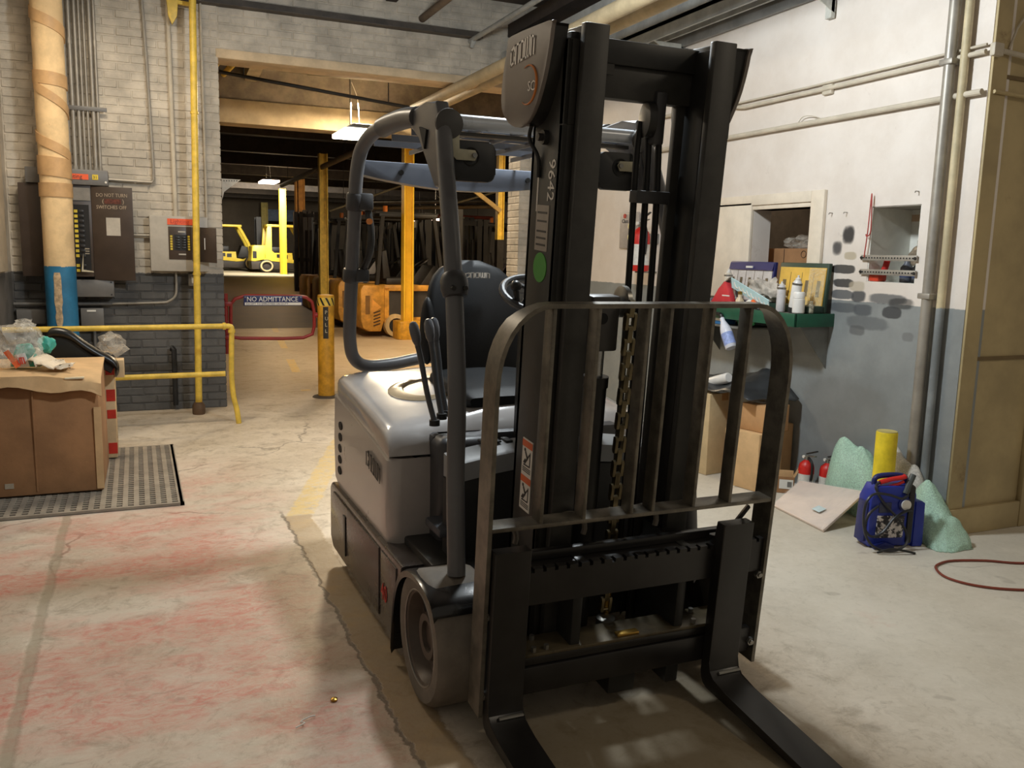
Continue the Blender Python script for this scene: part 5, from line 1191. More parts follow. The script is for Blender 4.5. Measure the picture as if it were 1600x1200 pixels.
m = MB(); m.lathe([(.02, 0), (.023, .004), (.023, .05), (.016, .06), (.018, .075)], (3.83, 4.158, ZS+.002), (0, 0, 1), 16); m.build('jar_glass', CLEAR('jar_glass', (220, 214, 190), .5), tb)
rbg = thing('red_pouch', 'red zip pouch standing at the far end of the shelf', 'pouch', (3.76, 4.93, ZS))
m = MB(); m.prism([(5.06, ZS+.002), (4.80, ZS+.002), (4.82, ZS+.07), (4.87, ZS+.16), (4.90, ZS+.17), (4.94, ZS+.11)], 'x', 3.725, 3.775, .012); m.build('pouch_body', M('red_fabric', (198, 52, 58), .6, var=.12), rbg)
m = MB(); m.tube(smooth([(3.76, 4.92, ZS+.15), (3.76, 4.86, ZS+.185), (3.765, 4.80, ZS+.13), (3.77, 4.78, ZS+.07)], 5), .016, 8); m.build('pouch_strap', BLACK, rbg)
m = MB(); m.box(3.7225, 3.7255, 4.82, 4.90, ZS+.07, ZS+.078); m.build('pouch_print', WHITEP, rbg)
ylb = thing('cream_jar', 'cream bottle lying between the red pouch and the blue sign', 'bottle', (3.74, 4.73, ZS))
m = MB(); m.lathe([(.026, 0), (.028, .004), (.028, .05), (.014, .07), (.014, .09)], (3.735, 4.72, ZS+.002), (0, 0, 1), 16); m.build('bottle_body', M('cream_bottle', (214, 192, 160), .4), ylb)
m = MB(); m.cyl((3.735, 4.72, ZS+.09), (3.735, 4.72, ZS+.11), .016, 14); m.build('bottle_cap', BRASS, ylb)
ls = thing('pale_blue_sign', 'pale blue plastic sign strip lying slanted across the shelf clutter', 'sign', (3.74, 4.6, ZS))
a = Vector((3.745, 4.83, ZS+.165)); b = Vector((3.715, 4.40, ZS+.035)); d = (b-a).normalized(); upv = Vector((-.25, .30, .95)).normalized()
m = MB(); m.bar(a, b, .006, .075, up=upv); lsb = m.build('sign_strip', M('pale_blue', (186, 222, 230), .4, var=.04), ls)
nrm = d.cross(upv).normalized()
if nrm.x > 0: nrm = -nrm
for k in range(9):
    m = MB(); c = a+d*(.05+.05*k)+nrm*.005-upv*(.006*(k % 2)); m.bar(c-upv*.022, c+upv*(.012 if k % 3 else .02), .004, .010, up=d); m.bar(c-upv*.016, c-upv*.016+d*.022, .004, .008, up=upv); m.build('raised_letter', WHITEP, ls)
rg2 = thing('rag_heap', 'grey white rag heap piled behind the pale blue sign', 'cloth', (3.84, 4.5, ZS))
m = MB(); m.blob((3.855, 4.60, ZS+.115), (.05, .16, .07), .35, 2.4, 4, 21, ZS+.05, .5); m.build('rag_folds', M('grey_rag', (186, 178, 168), .9, var=.25, scale=14), rg2, ang=60)
sq = thing('marker_pen', 'orange capped marker lying at the front of the shelf', 'pen', (3.715, 4.5, ZS))
m = MB(); m.cyl((3.715, 4.56, ZS+.055), (3.705, 4.52, ZS+.025), .014, 10); m.build('orange_cap', M('orange_plastic', (238, 110, 52), .4), sq)
m = MB(); m.torus((3.705, 4.48, ZS+.020), .022, .008, (1, 0, .3), 16, 8); m.build('black_grip', BLACK, sq)
m = MB(); m.blob((3.72, 4.60, ZS+.035), (.02, .035, .028), .1, 2, 2); m.build('white_body', WHITEP, sq)
bxb = thing('blue_carton', 'small blue carton tucked under the shelf', 'box', (3.75, 4.95, 1.02))
m = MB(); m.box(3.72, 3.83, 4.87, 5.02, 1.025, 1.124, .005); m.build('carton_body', M('sky_blue_box', (58, 120, 178), .5), bxb)
m = MB(); m.box(3.716, 3.721, 4.90, 4.97, 1.05, 1.09); m.build('carton_label', WHITEP, bxb)
gbx = thing('green_pack', 'shiny green packet tucked under the shelf beside the bracket', 'packet', (3.75, 4.65, 1.02))
m = MB(); m.blob((3.76, 4.67, 1.075), (.03, .09, .046), .2, 2.5, 3, 4, None, .25); m.build('packet_film', M('green_film', (40, 130, 76), .2, var=.25, scale=20), gbx)
# tray under it closing the shelf bottom
m = MB(); m.box(3.70, 3.99, 4.60, 5.30, 1.010, 1.024, .003); tag(m.build('under_tray', M('under_tray_grey', (110, 108, 102), .5)), 'thin grey tray slung under the shelf holding blue and green packets', 'tray')
sbt = thing('spray_bottle', 'white blue labelled spray bottle hanging tilted from the shelf edge', 'spray bottle', (3.68, 4.9, .85))
a = PX(1143, 544, 3.68); b = PX(1128, 497, 3.68); ax = (b-a).normalized(); L = (b-a).length
m = MB(); m.lathe([(.036, 0), (.040, .006), (.040, L*.55), (.034, L*.68), (.016, L*.90), (.016, L*1.0)], a, ax, 20); m.build('bottle_body', M('bottle_white', (214, 216, 228), .35), sbt)
m = MB(); m.lathe([(.041, L*.10), (.041, L*.48)], a, ax, 20); m.build('bottle_label', M('bottle_label', (150, 168, 222), .5, var=.2, scale=40), sbt)
m = MB(); m.cyl(b, b+ax*.025, .016, 14); m.bar(b+ax*.03, b+ax*.035+Vector((0, .05, .0)), .018, .02); m.build('trigger_head', BLACK, sbt)
# inside the hatch: a carton and film
hb2 = thing('carton', 'brown carton with a circle mark inside the hatch', 'cardboard box', (4.35, 4.6, 1.182))
m = MB(); m.box(4.24, 4.58, 4.62, 5.16, 1.182, 1.56, .004); hbb = m.build('carton_body', CARDB, hb2)
m = MB(); m.torus((4.238, 4.70, 1.52), .024, .002, (1, 0, 0), 20, 6); m.build('circle_mark', M('dark_ink', (60, 44, 32), .7), hb2)
m = MB(); m.box(4.2385, 4.2405, 4.895, 4.90, 1.19, 1.555); m.build('flap_seam', M('dark_ink', (60, 44, 32), .7), hb2)
bgh = thing('film_wad', 'wad of clear film on the carton in the hatch', 'film', (4.4, 4.6, 1.54))
m = MB(); m.blob((4.36, 4.86, 1.60), (.08, .15, .05), .3, 2.4, 3, 31, 1.562, .3); m.build('film', BAGC2, bgh, ang=25)
# niche contents
for z, lab in ((1.502, 'upper'), (1.419, 'lower')):
    t = thing('perforated_strap', '%s perforated steel strap screwed across the pass-through' % lab, 'strap', (3.99, 3.72, z))
    bm2 = bmesh.new()
    m = MB(); m.box(3.982, 3.992, 3.525, 3.93, z-.016, z+.016, .001); m.build('strap_bar', CONDUIT, t)
    for k in range(18):
        m = MB(); y = 3.55+.021*k; m.cyl((3.980, y, z), (3.984, y, z), .0045, 8); m.build('strap_hole', M('vent_black', (14, 14, 14), .8), t)
    for y in (3.533, 3.922):
        m = MB(); m.cyl((3.982, y, z), (3.976, y, z), .009, 6); m.build('strap_screw', BLACK, t)
bgn = thing('film_bag', 'shiny clear bag standing in the pass-through behind the straps', 'bag', (4.25, 3.68, 1.37))
m = MB(); m.blob((4.22, 3.655, 1.50), (.06, .10, .10), .25, 2.4, 4, 41, NZ0+.004, .35); m.build('bag_film', M('foil_bag', (170, 156, 136), .2, .3, var=.25, scale=16), bgn, ang=25)
for k, y in enumerate((3.605, 3.69)):
    t = thing('grey_bottle', 'blue grey bottle in the pass-through, %s of the two' % ('nearer the corner' if k == 0 else 'farther from the corner'), 'bottle', (4.1, y, NZ0))
    m = MB(); m.lathe([(.034, 0), (.036, .004), (.036, .085), (.018, .11), (.016, .125)], (4.10, y, NZ0+.002), (0, 0, 1), 18); m.build('bottle_body', M('bottle_grey', (92, 96, 106), .4), t)
    m = MB(); m.lathe([(.037, .03), (.037, .07)], (4.10, y, NZ0+.002), (0, 0, 1), 18); m.build('bottle_label', M('bottle_blue', (52, 66, 104), .5), t)
rt_ = thing('red_tool', 'red handled grip tool in the pass-through corner behind the lower strap', 'tool', (4.05, 3.84, NZ0))
m = MB(); m.tube(smooth([(4.06, 3.80, 1.49), (4.05, 3.81, 1.43), (4.03, 3.84, 1.385)], 5), .018, 10); m.build('handle', RED, rt_)
m = MB(); m.box(4.01, 4.08, 3.81, 3.885, NZ0+.002, NZ0+.05, .01); m.build('tool_body', M('red_orange_tool', (206, 66, 40), .45), rt_)
cd = pipe_run('red_lanyard', [PX(u, v, 3.975) for u, v in ((1350, 402), (1351, 395), (1356, 360), (1362, 304), (1362, 322), (1361, 354), (1359, 366), (1354, 369), (1353, 366))], .0035, M('red_cord', (170, 62, 54), .6), 'red cord looped on a nail left of the pass-through', 'cord', None, 6, True)  # red cord hanging in a loop on the wall
# ---------------- floor things by the right wall
def carton(lab, x0, x1, y0, y1, z0, z1, mat=CARD, rot=0., seam=True):
    t = thing('carton', lab, 'cardboard box', ((x0+x1)/2, (y0+y1)/2, z0), )
    t.rotation_euler = (0, 0, 0)
    m = MB(); m.box(x0, x1, y0, y1, z0, z1, .005)
    c = Vector(((x0+x1)/2, (y0+y1)/2, 0)); 
    if rot: bmesh.ops.rotate(m.bm, verts=m.bm.verts[:], cent=c, matrix=Matrix.Rotation(R(rot), 3, 'Z'))
    m.build('carton_body', mat, t)
    if seam:
        m = MB(); m.box((x0+x1)/2-.03, (x0+x1)/2+.03, y0-.001, y1+.001, z1-.05, z1+.0012)
        if rot: bmesh.ops.rotate(m.bm, verts=m.bm.verts[:], cent=c, matrix=Matrix.Rotation(R(rot), 3, 'Z'))
        m.build('tape', TAPE, t)
    return t
carton('tan carton standing upright on the floor, under a small carton, seen through the backrest', 3.56, 3.80, 4.28, 4.56, .001, .375, CARD, 12)
carton('small tan carton stacked on the upright carton by the wall', 3.62, 3.84, 4.28, 4.50, .377, .55, M('carton_warm', (190, 146, 100), .8, var=.08), 12)
carton('tall pale carton farther back behind the upright carton', 3.52, 3.80, 4.74, 5.02, .001, .565, M('carton_pale', (200, 176, 136), .8, var=.08), 8)
carton('brown carton leaning at the wall behind the small open carton', 3.845, 3.99, 4.40, 4.70, .001, .40, M('carton_brown2', (180, 142, 98), .8, var=.08), 0)
oc = thing('open_carton', 'small open carton with shipping label in front of the wall cartons', 'cardboard box', (3.8, 4.3, 0))
m = MB(); a, b = Vector((3.75, 4.16, 0)), Vector((3.81, 4.07, 0)); a = Vector((3.68, 4.24, 0)); b = Vector((3.80, 4.15, 0))
dd = (b-a).normalized(); nn = Vector((-dd.y, dd.x, 0))
if nn.x < 0: nn = -nn
m.bar(a+Vector((0, 0, .055)), b+Vector((0, 0, .055)), .006, .105); m.build('front_wall', CARDB, oc)
m = MB(); m.bar(a+nn*.07+Vector((0, 0, .07)), b+nn*.07+Vector((0, 0, .07)), .006, .13); m.build('back_wall', CARD, oc)
m = MB(); m.hexa([a+nn*.003, b+nn*.003, b+nn*.07, a+nn*.07, a+nn*.003+Vector((0, 0, .006)), b+nn*.003+Vector((0, 0, .006)), b+nn*.07+Vector((0, 0, .006)), a+nn*.07+Vector((0, 0, .006))]); m.build('carton_floor', CARD, oc)
m = MB(); m.hexa([b+Vector((0, 0, .10)), b+nn*.07+Vector((0, 0, .10)), b+nn*.07+dd*.03+Vector((0, 0, .16)), b+dd*.03+Vector((0, 0, .16)), b+Vector((0, 0, .106)), b+nn*.07+Vector((0, 0, .106)), b+nn*.07+dd*.03+Vector((0, 0, .166)), b+dd*.03+Vector((0, 0, .166))]); m.bar(b+Vector((0, 0, .055)), b+nn*.07+Vector((0, 0, .055)), .005, .105); m.build('end_flap', CARD, oc)
m = MB(); c0 = a+dd*.06-nn*.0045; m.bar(c0+Vector((0, 0, .06)), c0+dd*.085+Vector((0, 0, .06)), .002, .06); lbx = m.build('shipping_label', PAPER, oc)
m = MB(); [m.bar(c0-nn*.002+dd*(.05+.004*k)+Vector((0, 0, .06)), c0-nn*.002+dd*(.052+.004*k)+Vector((0, 0, .06)), .001, .035) for k in range(7)]; m.build('label_bars', MARKD, oc, kind='stuff')
# dark sheet over the back cartons, white can on it
tp = thing('black_tarp', 'crumpled black plastic sheet heaped on the back cartons', 'tarp', (3.75, 4.8, .57))
m = MB(); rows = []
for i in range(20):
    t = i/19; y = 5.12-.80*t
    rows.append([(3.54+.42*s_, y+.02*math.sin(7*s_), .612+.035*math.sin(3.0*t*PI+s_*2)*(.4+s_*.6)+.10*s_*math.sin(PI*t)+(.0 if t < .7 else -.02*(t-.7)/.3*(1-s_))+.03*noise.noise(Vector((t*5, s_*5, 1)))) for s_ in [k/9 for k in range(10)]])
m.loft(rows); o = m.build('tarp_sheet', M('tarp_black', (56, 58, 60), .32, var=.2), tp, ang=80); o.modifiers.new('s', 'SOLIDIFY').thickness = .006
wc = thing('paper_roll', 'white canister lying on the black plastic sheet', 'canister', (3.66, 4.95, .66))
a = PX(1112, 597, 3.66); b = PX(1139, 590, 3.66)
m = MB(); m.lathe([(.03, 0), (.036, .004), (.036, (b-a).length-.01), (.03, (b-a).length)], a, b-a, 18); m.build('canister_body', WHITEC, wc)
m = MB(); m.cyl(a, a-(b-a).normalized()*.02, .028, 16); m.build('canister_cap', M('cap_grey', (170, 168, 164), .4), wc)
# yellow bollard stump
bs = thing('bollard_stump', 'bright yellow bollard stump standing behind the jump starter', 'bollard', (3.77, 3.42, 0))
m = MB(); m.lathe([(.057, 0), (.057, .545), (.054, .552)], (3.775, 3.43, 0), (0, 0, 1), 28); m.build('bollard_post', YELB, bs)
m = MB(); m.cyl((3.775, 3.43, .548), (3.775, 3.43, .556), .053, 24); m.build('concrete_fill', M('fill_concrete', (190, 176, 110), .9), bs)
# bubble-wrapped sheet lying tilted and the bundles behind
wsb = thing('wrapped_panel', 'pink white panel wrapped in clear plastic, lying tilted on the floor by the wall', 'wrapped panel', (3.6, 3.8, 0))
A = PG(1208, 792); B = PG(1287, 832); Cc = Vector((3.80, 3.56, .16)); D = Vector((3.77, 4.06, .10))
N_ = (B-A).cross(D-A).normalized(); N_ = N_ if N_.z > 0 else -N_
rows = []
for i in range(11):
    t = i/10; row = []
    for j in range(9):
        s_ = j/8; p = A.lerp(B, t).lerp(D.lerp(Cc, t), s_); row.append(p+N_*(.022+.008*noise.noise(Vector((t*6, s_*6, 3)))))
    rows.append(row)
base = [[A.lerp(B, i/10).lerp(D.lerp(Cc, i/10), j/8)+Vector((0, 0, .002)) for j in range(9)] for i in range(11)]
m = MB(); m.hexa([A, B, Cc, D, A+N_*.016, B+N_*.016, Cc+N_*.016, D+N_*.016], .004); m.build('panel_board', M('pink_board', (226, 210, 198), .5, var=.03), wsb)
m = MB(); m.loft(rows); m.build('plastic_wrap', CLEAR('panel_wrap', (238, 232, 228), .22, .12, 3), wsb, ang=70)
c0 = A.lerp(B, .62).lerp(D.lerp(Cc, .62), .25)+N_*.031; ex_ = (B-A).normalized(); ey_ = N_.cross(ex_)
m = MB(); m.hexa([c0, c0+ex_*.07, c0+ex_*.07+ey_*.05, c0+ey_*.05, c0+N_*.002, c0+ex_*.07+N_*.002, c0+ex_*.07+ey_*.05+N_*.002, c0+ey_*.05+N_*.002]); m.build('address_label', M('pale_blue_label', (206, 224, 228), .6), wsb)
def sheet_heap(nm, lab, pts, seed, mat, amp=.05, n=26, mat2=None):
    """folded wrap: a surface hung over ridge points (x, y, z, spread)"""
    t = thing(nm, lab, 'bubble wrap', (pts[0][0], pts[0][1], 0))
    xs = [p[0]-p[3] for p in pts]+[p[0]+p[3] for p in pts]; ys_ = [p[1]-p[4] for p in pts]+[p[1]+p[4] for p in pts]
    x0, x1, y0, y1 = min(xs), min(max(xs), 3.985), min(ys_), max(ys_)
    m = MB(); rows = []
    for i in range(n+1):
        row = []
        for j in range(n+1):
            x = x0+(x1-x0)*i/n; y = y0+(y1-y0)*j/n; z = 0; zs = 0
            for (px, py, pz, sx, sy) in pts:
                d = math.hypot((x-px)/sx, (y-py)/sy); zs += (pz*max(0, 1-d**2.6)**.6)**5; z = zs**.2
            k = noise.noise(Vector((x*8+seed, y*8, 0)))*amp*1.2+abs(noise.noise(Vector((x*11, y*11+seed, 2))))*amp*1.1
            row.append(Vector((x+k*.3, y+k*.3, max(.004, z+k*(z > .01)))))
        rows.append(row)
    V = [[m.bm.verts.new(p) for p in r] for r in rows]
    for i in range(n):
        for j in range(n):
            q = (V[i][j], V[i+1][j], V[i+1][j+1], V[i][j+1])
            if max(v.co.z for v in q) > .0045: m.bm.faces.new(q)
    lo = [v for v in m.bm.verts if not v.link_faces]; bmesh.ops.delete(m.bm, geom=lo, context='VERTS')
    o = m.build('wrap_sheet', mat, t, ang=28); o.modifiers.new('s', 'SOLIDIFY').thickness = .004
    return t
sheet_heap('bubble_wrap_bundle', 'pale green bubble wrap bundle heaped against the wall left of the yellow stump', [(3.90, 3.84, .40, .10, .10), (3.90, 3.80, .37, .11, .16), (3.905, 3.70, .33, .10, .15)], 3, BUBG)
sheet_heap('bubble_wrap_bundle', 'white bubble wrap bundle slumped against the wall right of the yellow stump', [(3.92-.002*k, 3.56-.045*k, .40-.018*k, .07, .09) for k in range(6)], 9, BUBW)
sheet_heap('bubble_wrap_bundle', 'green and clear bubble wrap spread at the foot of the wall corner', [(3.915-.006*k, 3.26-.04*k, .29-.048*k, .075+.012*k, .08) for k in range(6)], 15, BUBG)
# jump starter pack
js = thing('jump_starter', 'blue portable jump starter pack with black and red clamps on the floor', 'jump starter', (3.6, 3.22, 0))
JA = R(-14)
def jm(): return MB(Matrix.Translation((3.585, 3.20, 0)) @ Matrix.Rotation(JA, 4, 'Z'))
m = jm(); m.prism([(-.125, .005), (.11, .005), (.125, .03), (.125, .28), (.105, .33), (-.10, .33), (-.135, .26), (-.14, .03)], 'y', -.045, .075, .014); jb_ = m.build('pack_body', BLUEP, js)
m = jm(); m.prism([(.118, .0), (.175, .0), (.18, .02), (.175, .235), (.16, .245), (.12, .245)], 'y', -.05, .07, .010); m.build('side_pod', BLUEP, js)
m = jm(); m.prism([(-.155, .03), (-.125, .03), (-.125, .25), (-.145, .24)], 'y', -.03, .06, .008); m.build('side_grip', BLUED, js)
m = jm(); m.prism([(-.10, .055), (.055, .055), (.06, .17), (-.095, .175)], 'y', -.052, -.044, .002); fpn = m.build('printed_panel', M('panel_print', (40, 38, 44), .4, c2=(214, 208, 206), thr=(.50, .54), scale=14), js)
m = jm(); m.box(-.09, -.02, -.050, -.044, .19, .245, .004); m.build('meter_window', M('meter_dark', (52, 56, 84), .25), js)
m = jm(); m.lathe([(.036, 0), (.036, .008), (.025, .012), (.023, .016), (.002, .017)], (.055, -.044, .232), (0, -1, 0), 24); dl_ = m.build('dial', BLUED, js)
m = jm(); m.lathe([(.026, .0), (.027, .010), (.001, .012)], (.055, -.054, .232), (0, -1, 0), 20); m.build('dial_face', WHITEC, js)
m = jm(); m.box(.075, .11, -.055, .0, .02, .33, .01); m.build('cable_channel', BLACK, js)
m = jm(); m.prism([(-.11, .0), (.0, .0), (.0, .02), (-.05, .035), (-.11, .02)], 'y', -.075, -.04, .006); m.build('front_foot', BLUED, js)
m = jm(); m.tube(smooth([(-.09, .015, .325), (-.08, .015, .365), (.0, .015, .375), (.08, .015, .365), (.09, .015, .325)], 5), .014, 10); m.build('carry_handle', BLUED, js)
m = jm(); m.tube(smooth([(-.08, -.02, .345), (-.02, -.02, .36), (.04, -.03, .372), (.055, -.03, .378)], 5), [.012]*13+[.014]*3, 10); m.tube([(-.06, -.02, .315), (.02, -.025, .335), (.05, -.03, .35)], .008, 8); m.build('red_clamp', RED, js)
m = jm(); m.tube(smooth([(.05, -.05, .29), (.075, -.04, .34), (.10, -.03, .385)], 5), .016, 10); m.tube([(.06, -.045, .29), (.10, -.04, .33)], .010, 8); m.build('black_clamp', M('clamp_grey', (66, 72, 72), .45), js)
m = jm(); m.tube(smooth([(.06, -.06, .285), (.02, -.07, .27), (-.06, -.08, .295), (-.15, -.09, .305), (-.20, -.10, .26), (-.205, -.10, .16), (-.18, -.11, .07), (-.12, -.12, .02), (-.03, -.125, .012), (.04, -.11, .04), (.05, -.09, .09), (.01, -.075, .16), (-.05, -.065, .22), (-.10, -.06, .28), (-.115, -.04, .33), (-.08, -.02, .345)], 6), .0068, 8); m.build('clamp_cable', M('cable_black', (38, 40, 46), .4), js)
m = jm(); m.tube(smooth([(.09, -.06, .20), (.05, -.075, .205), (-.02, -.08, .17), (-.08, -.085, .10), (-.14, -.08, .075), (-.175, -.07, .12), (-.15, -.06, .19), (-.10, -.055, .23)], 6), .0068, 8); m.build('clamp_cable', M('cable_black', (38, 40, 46), .4), js)
m = jm(); m.tube(smooth([(-.14, -.14, .010), (-.07, -.15, .03), (.0, -.155, .02), (.06, -.16, .006)], 5), .006, 8); m.build('loose_lead', RUBBER, js)
m = jm(); m.cyl((.175, .02, .04), (.195, .02, .04), .028, 14); m.build('side_knob', M('knob_cream', (170, 168, 150), .5), js)
# red air hose on the floor
pts = [(4.35, 2.66), (4.013, 2.731), (3.859, 2.825), (3.702, 2.881), (3.60, 2.875), (3.522, 2.834), (3.466, 2.722), (3.518, 2.593), (3.676, 2.487), (3.95, 2.40), (4.3, 2.42)]
pipe_run('red_cable', [(x, y, .007) for x, y in pts], .006, M('red_brown_cable', (128, 58, 42), .45), 'thin red brown cable looped on the concrete at the right edge', 'cable', None, 8, True)

# ---------------- overhead pipes and steel
m = MB(); m.cyl((2.95, 2.8, 3.07), (2.95, 12, 3.07), .055, 18); tag(m.build('overhead_pipe', PIPEC), 'cream overhead pipe passing under the lintel beside the mast', 'pipe')
q = PX(1046, 0, 3.25); m = MB(); m.cyl((3.25, 3.0, q.z), (3.25, 12, q.z), .050, 18); tag(m.build('overhead_pipe', PIPEC), 'second cream overhead pipe, to the right of the first', 'pipe')
q = PX(860, 0, 3.1); m = MB(); m.tube(smooth([(3.1, 2.8, q.z+.06), (3.1, 8.0, q.z+.06), (3.1, 8.18, q.z+.05), (3.1, 8.25, q.z)], 5), .024, 12); tag(m.build('overhead_conduit', GREYST), 'thin grey overhead conduit ending in an elbow at the brick', 'conduit')
m = MB(); m.cyl((2.6, 2.8, 3.68), (2.6, 8.27, 3.68), .035, 12); tag(m.build('overhead_pipe', M('dark_pipe', (104, 92, 80), .7)), 'dark pipe tight under the joists, highest of the overhead pipes', 'pipe')
sb_ = thing('steel_channel', 'grey steel channel running along the top of the white wall', 'steel beam', (3.8, 6, 3.1))
m = MB(); m.box(3.70, 3.99, 3.3, 8.28, 3.20, 3.23); m.box(3.70, 3.72, 3.3, 8.28, 3.12, 3.32); m.box(3.84, 3.86, 3.3, 8.28, 3.14, 3.20); m.build('channel_web', GREYST, sb_)
m = MB(); m.box(3.955, 3.99, 3.3, 8.28, 3.10, 3.20, .003); m.build('wall_angle', M('angle_dark', (120, 120, 118), .6), sb_)
for y in (4.3, 5.9, 7.5):
    m = MB(); m.prism([(3.70, 3.12), (3.98, 3.12), (3.98, 2.98)], 'y', y, y+.008); m.box(3.955, 3.985, y, y+.05, 2.95, 3.12); m.build('wall_bracket', M('bracket_white', (190, 190, 182), .5), sb_)
sb3 = thing('steel_tray', 'grey steel cable tray between the cream pipes and the wall channel', 'cable tray', (3.5, 6, 3.3))
m = MB(); m.box(3.43, 3.60, 3.0, 8.28, 3.36, 3.38); m.box(3.43, 3.44, 3.0, 8.28, 3.30, 3.46); m.box(3.59, 3.60, 3.0, 8.28, 3.30, 3.46); m.build('tray_body', GREYST, sb3)
# ================================================================== HALL BEYOND THE OPENING
# lit fixtures
def highbay(lab, c, sx, sy, glow, rods=True, ztop=4.15):
    t = thing('hall_lamp', lab, 'lamp', c)
    m = MB(); m.prism([(c[0]-sx*.6, c[2]+.05), (c[0]-sx, c[2]), (c[0]+sx, c[2]), (c[0]+sx*.6, c[2]+.05)], 'y', c[1]-sy, c[1]+sy, .004); m.build('housing', STEEL, t)
    m = MB(); m.box(c[0]-sx*.95, c[0]+sx*.95, c[1]-sy*.95, c[1]+sy*.95, c[2]-.045, c[2]-.001); m.build('diffuser', glow, t)
    if rods:
        m = MB(); m.cyl((c[0]-sx*.3, c[1], c[2]+.08), (c[0]-sx*.3, c[1], ztop), .012, 8); m.build('hanger_rod', STEEL, t)
        m = MB(); m.tube(smooth([(c[0]+sx*.2, c[1], c[2]+.08), (c[0]+sx*.1, c[1], c[2]+.4), (c[0]-sx*.25, c[1], c[2]+.6)], 4), .005, 6); m.build('lamp_cord', WHITEP, t)
    return t
GLOW = EM('lamp_glow_warm', (255, 240, 214), 30.); GLOW2 = EM('lamp_glow_pink', (255, 214, 190), 14.)
p = PY(556, 207, 10.9)
highbay('glaring high bay lamp hanging just beyond the opening above the roof guard', (p.x, 10.9, p.z), .22, .42, GLOW)
p = PY(420, 283, 24.); highbay('small glowing lamp far down the hall under the dark ceiling', (p.x, 24., p.z), .22, .5, GLOW2, True, 3.95)
p = PY(690, 342, 22.); highbay('pinkish tube lamp over the dark forklifts behind the roof post', (p.x, 22., p.z), .55, .12, GLOW2, True, 3.95)
p = PY(675, 346, 30.); highbay('round white lamp beyond the yellow pillar', (p.x-.4, 30., p.z), .25, .25, GLOW2, True, 3.95)
# the lamp over the forklift (above the frame)
t = thing('bay_lamp', 'high bay lamp hanging from the ceiling above the forklift', 'lamp', (1.8, 3.7, 3.04))
m = MB(); m.lathe([(.10, 0), (.11, .01), (.09, .10), (.06, .16), (.05, .2)], (1.8, 3.7, 3.07), (0, 0, 1), 28); m.build('housing', STEEL, t)
m = MB(); m.cyl((1.8, 3.7, 3.25), (1.8, 3.7, 3.95), .012, 8); m.build('hanger_rod', STEEL, t)
# pillars
def pillar(nm, lab, u, v, y, wdt, mat, top=3.95, base=None, z0=0., dark=None):
    p = PY(u, v, y); x = p.x; t = thing(nm, lab, 'pillar', (x, y, z0))
    m = MB(); h = wdt/2
    m.box(x-h, x-h*.72, y-h, y+h, z0, top); m.box(x+h*.72, x+h, y-h, y+h, z0, top); m.box(x-h*.72, x+h*.72, y-h*.2, y+h*.2, z0, top); m.build('pillar_shaft', mat, t)
    if base: m = MB(); m.prism(rrect(x-base[0], x+base[0], y-base[0], y+base[0], base[0]*.35), 'z', z0, z0+base[1], .02); m.build('pillar_base', YELD if base[2] else YELB, t)
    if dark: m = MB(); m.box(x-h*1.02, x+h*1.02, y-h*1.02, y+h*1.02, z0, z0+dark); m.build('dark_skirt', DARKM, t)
    return t
pillar('steel_pillar', 'bright yellow steel pillar on a square concrete base in front of the orange forklifts', 636, 525, 14.2, .17, M('pillar_yellow', (236, 190, 52), .4, var=.06), 3.95, (.21, .31, 1))
pillar('steel_pillar', 'slim yellow pillar behind the ochre bollard', 506, 440, 17.0, .16, YEL, 3.3)
pillar('steel_pillar', 'yellow pillar on the raised deck in front of the yellow forklift', 443, 427, 32.0, .22, M('pillar_yellow', (236, 190, 52), .4), 3.6, None, .575)
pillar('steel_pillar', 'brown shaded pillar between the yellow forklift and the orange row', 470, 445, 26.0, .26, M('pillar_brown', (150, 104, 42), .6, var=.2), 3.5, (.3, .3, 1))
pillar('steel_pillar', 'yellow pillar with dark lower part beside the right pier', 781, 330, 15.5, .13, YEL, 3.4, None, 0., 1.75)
pillar('steel_pillar', 'pale yellow pillar far behind the yellow forklift cab', 413, 340, 42.0, .3, M('pillar_pale', (190, 170, 90), .6), 3.6, None, .575)
m = MB(); a = PY(735, 300, 15.4); b = PY(782, 330, 15.4); m.bar(PY(722, 283, 15.4), b, .05, .08); tag(m.build('brace', M('brace_ochre', (170, 140, 80), .6)), 'ochre diagonal brace running up left from the pier pillar', 'brace')
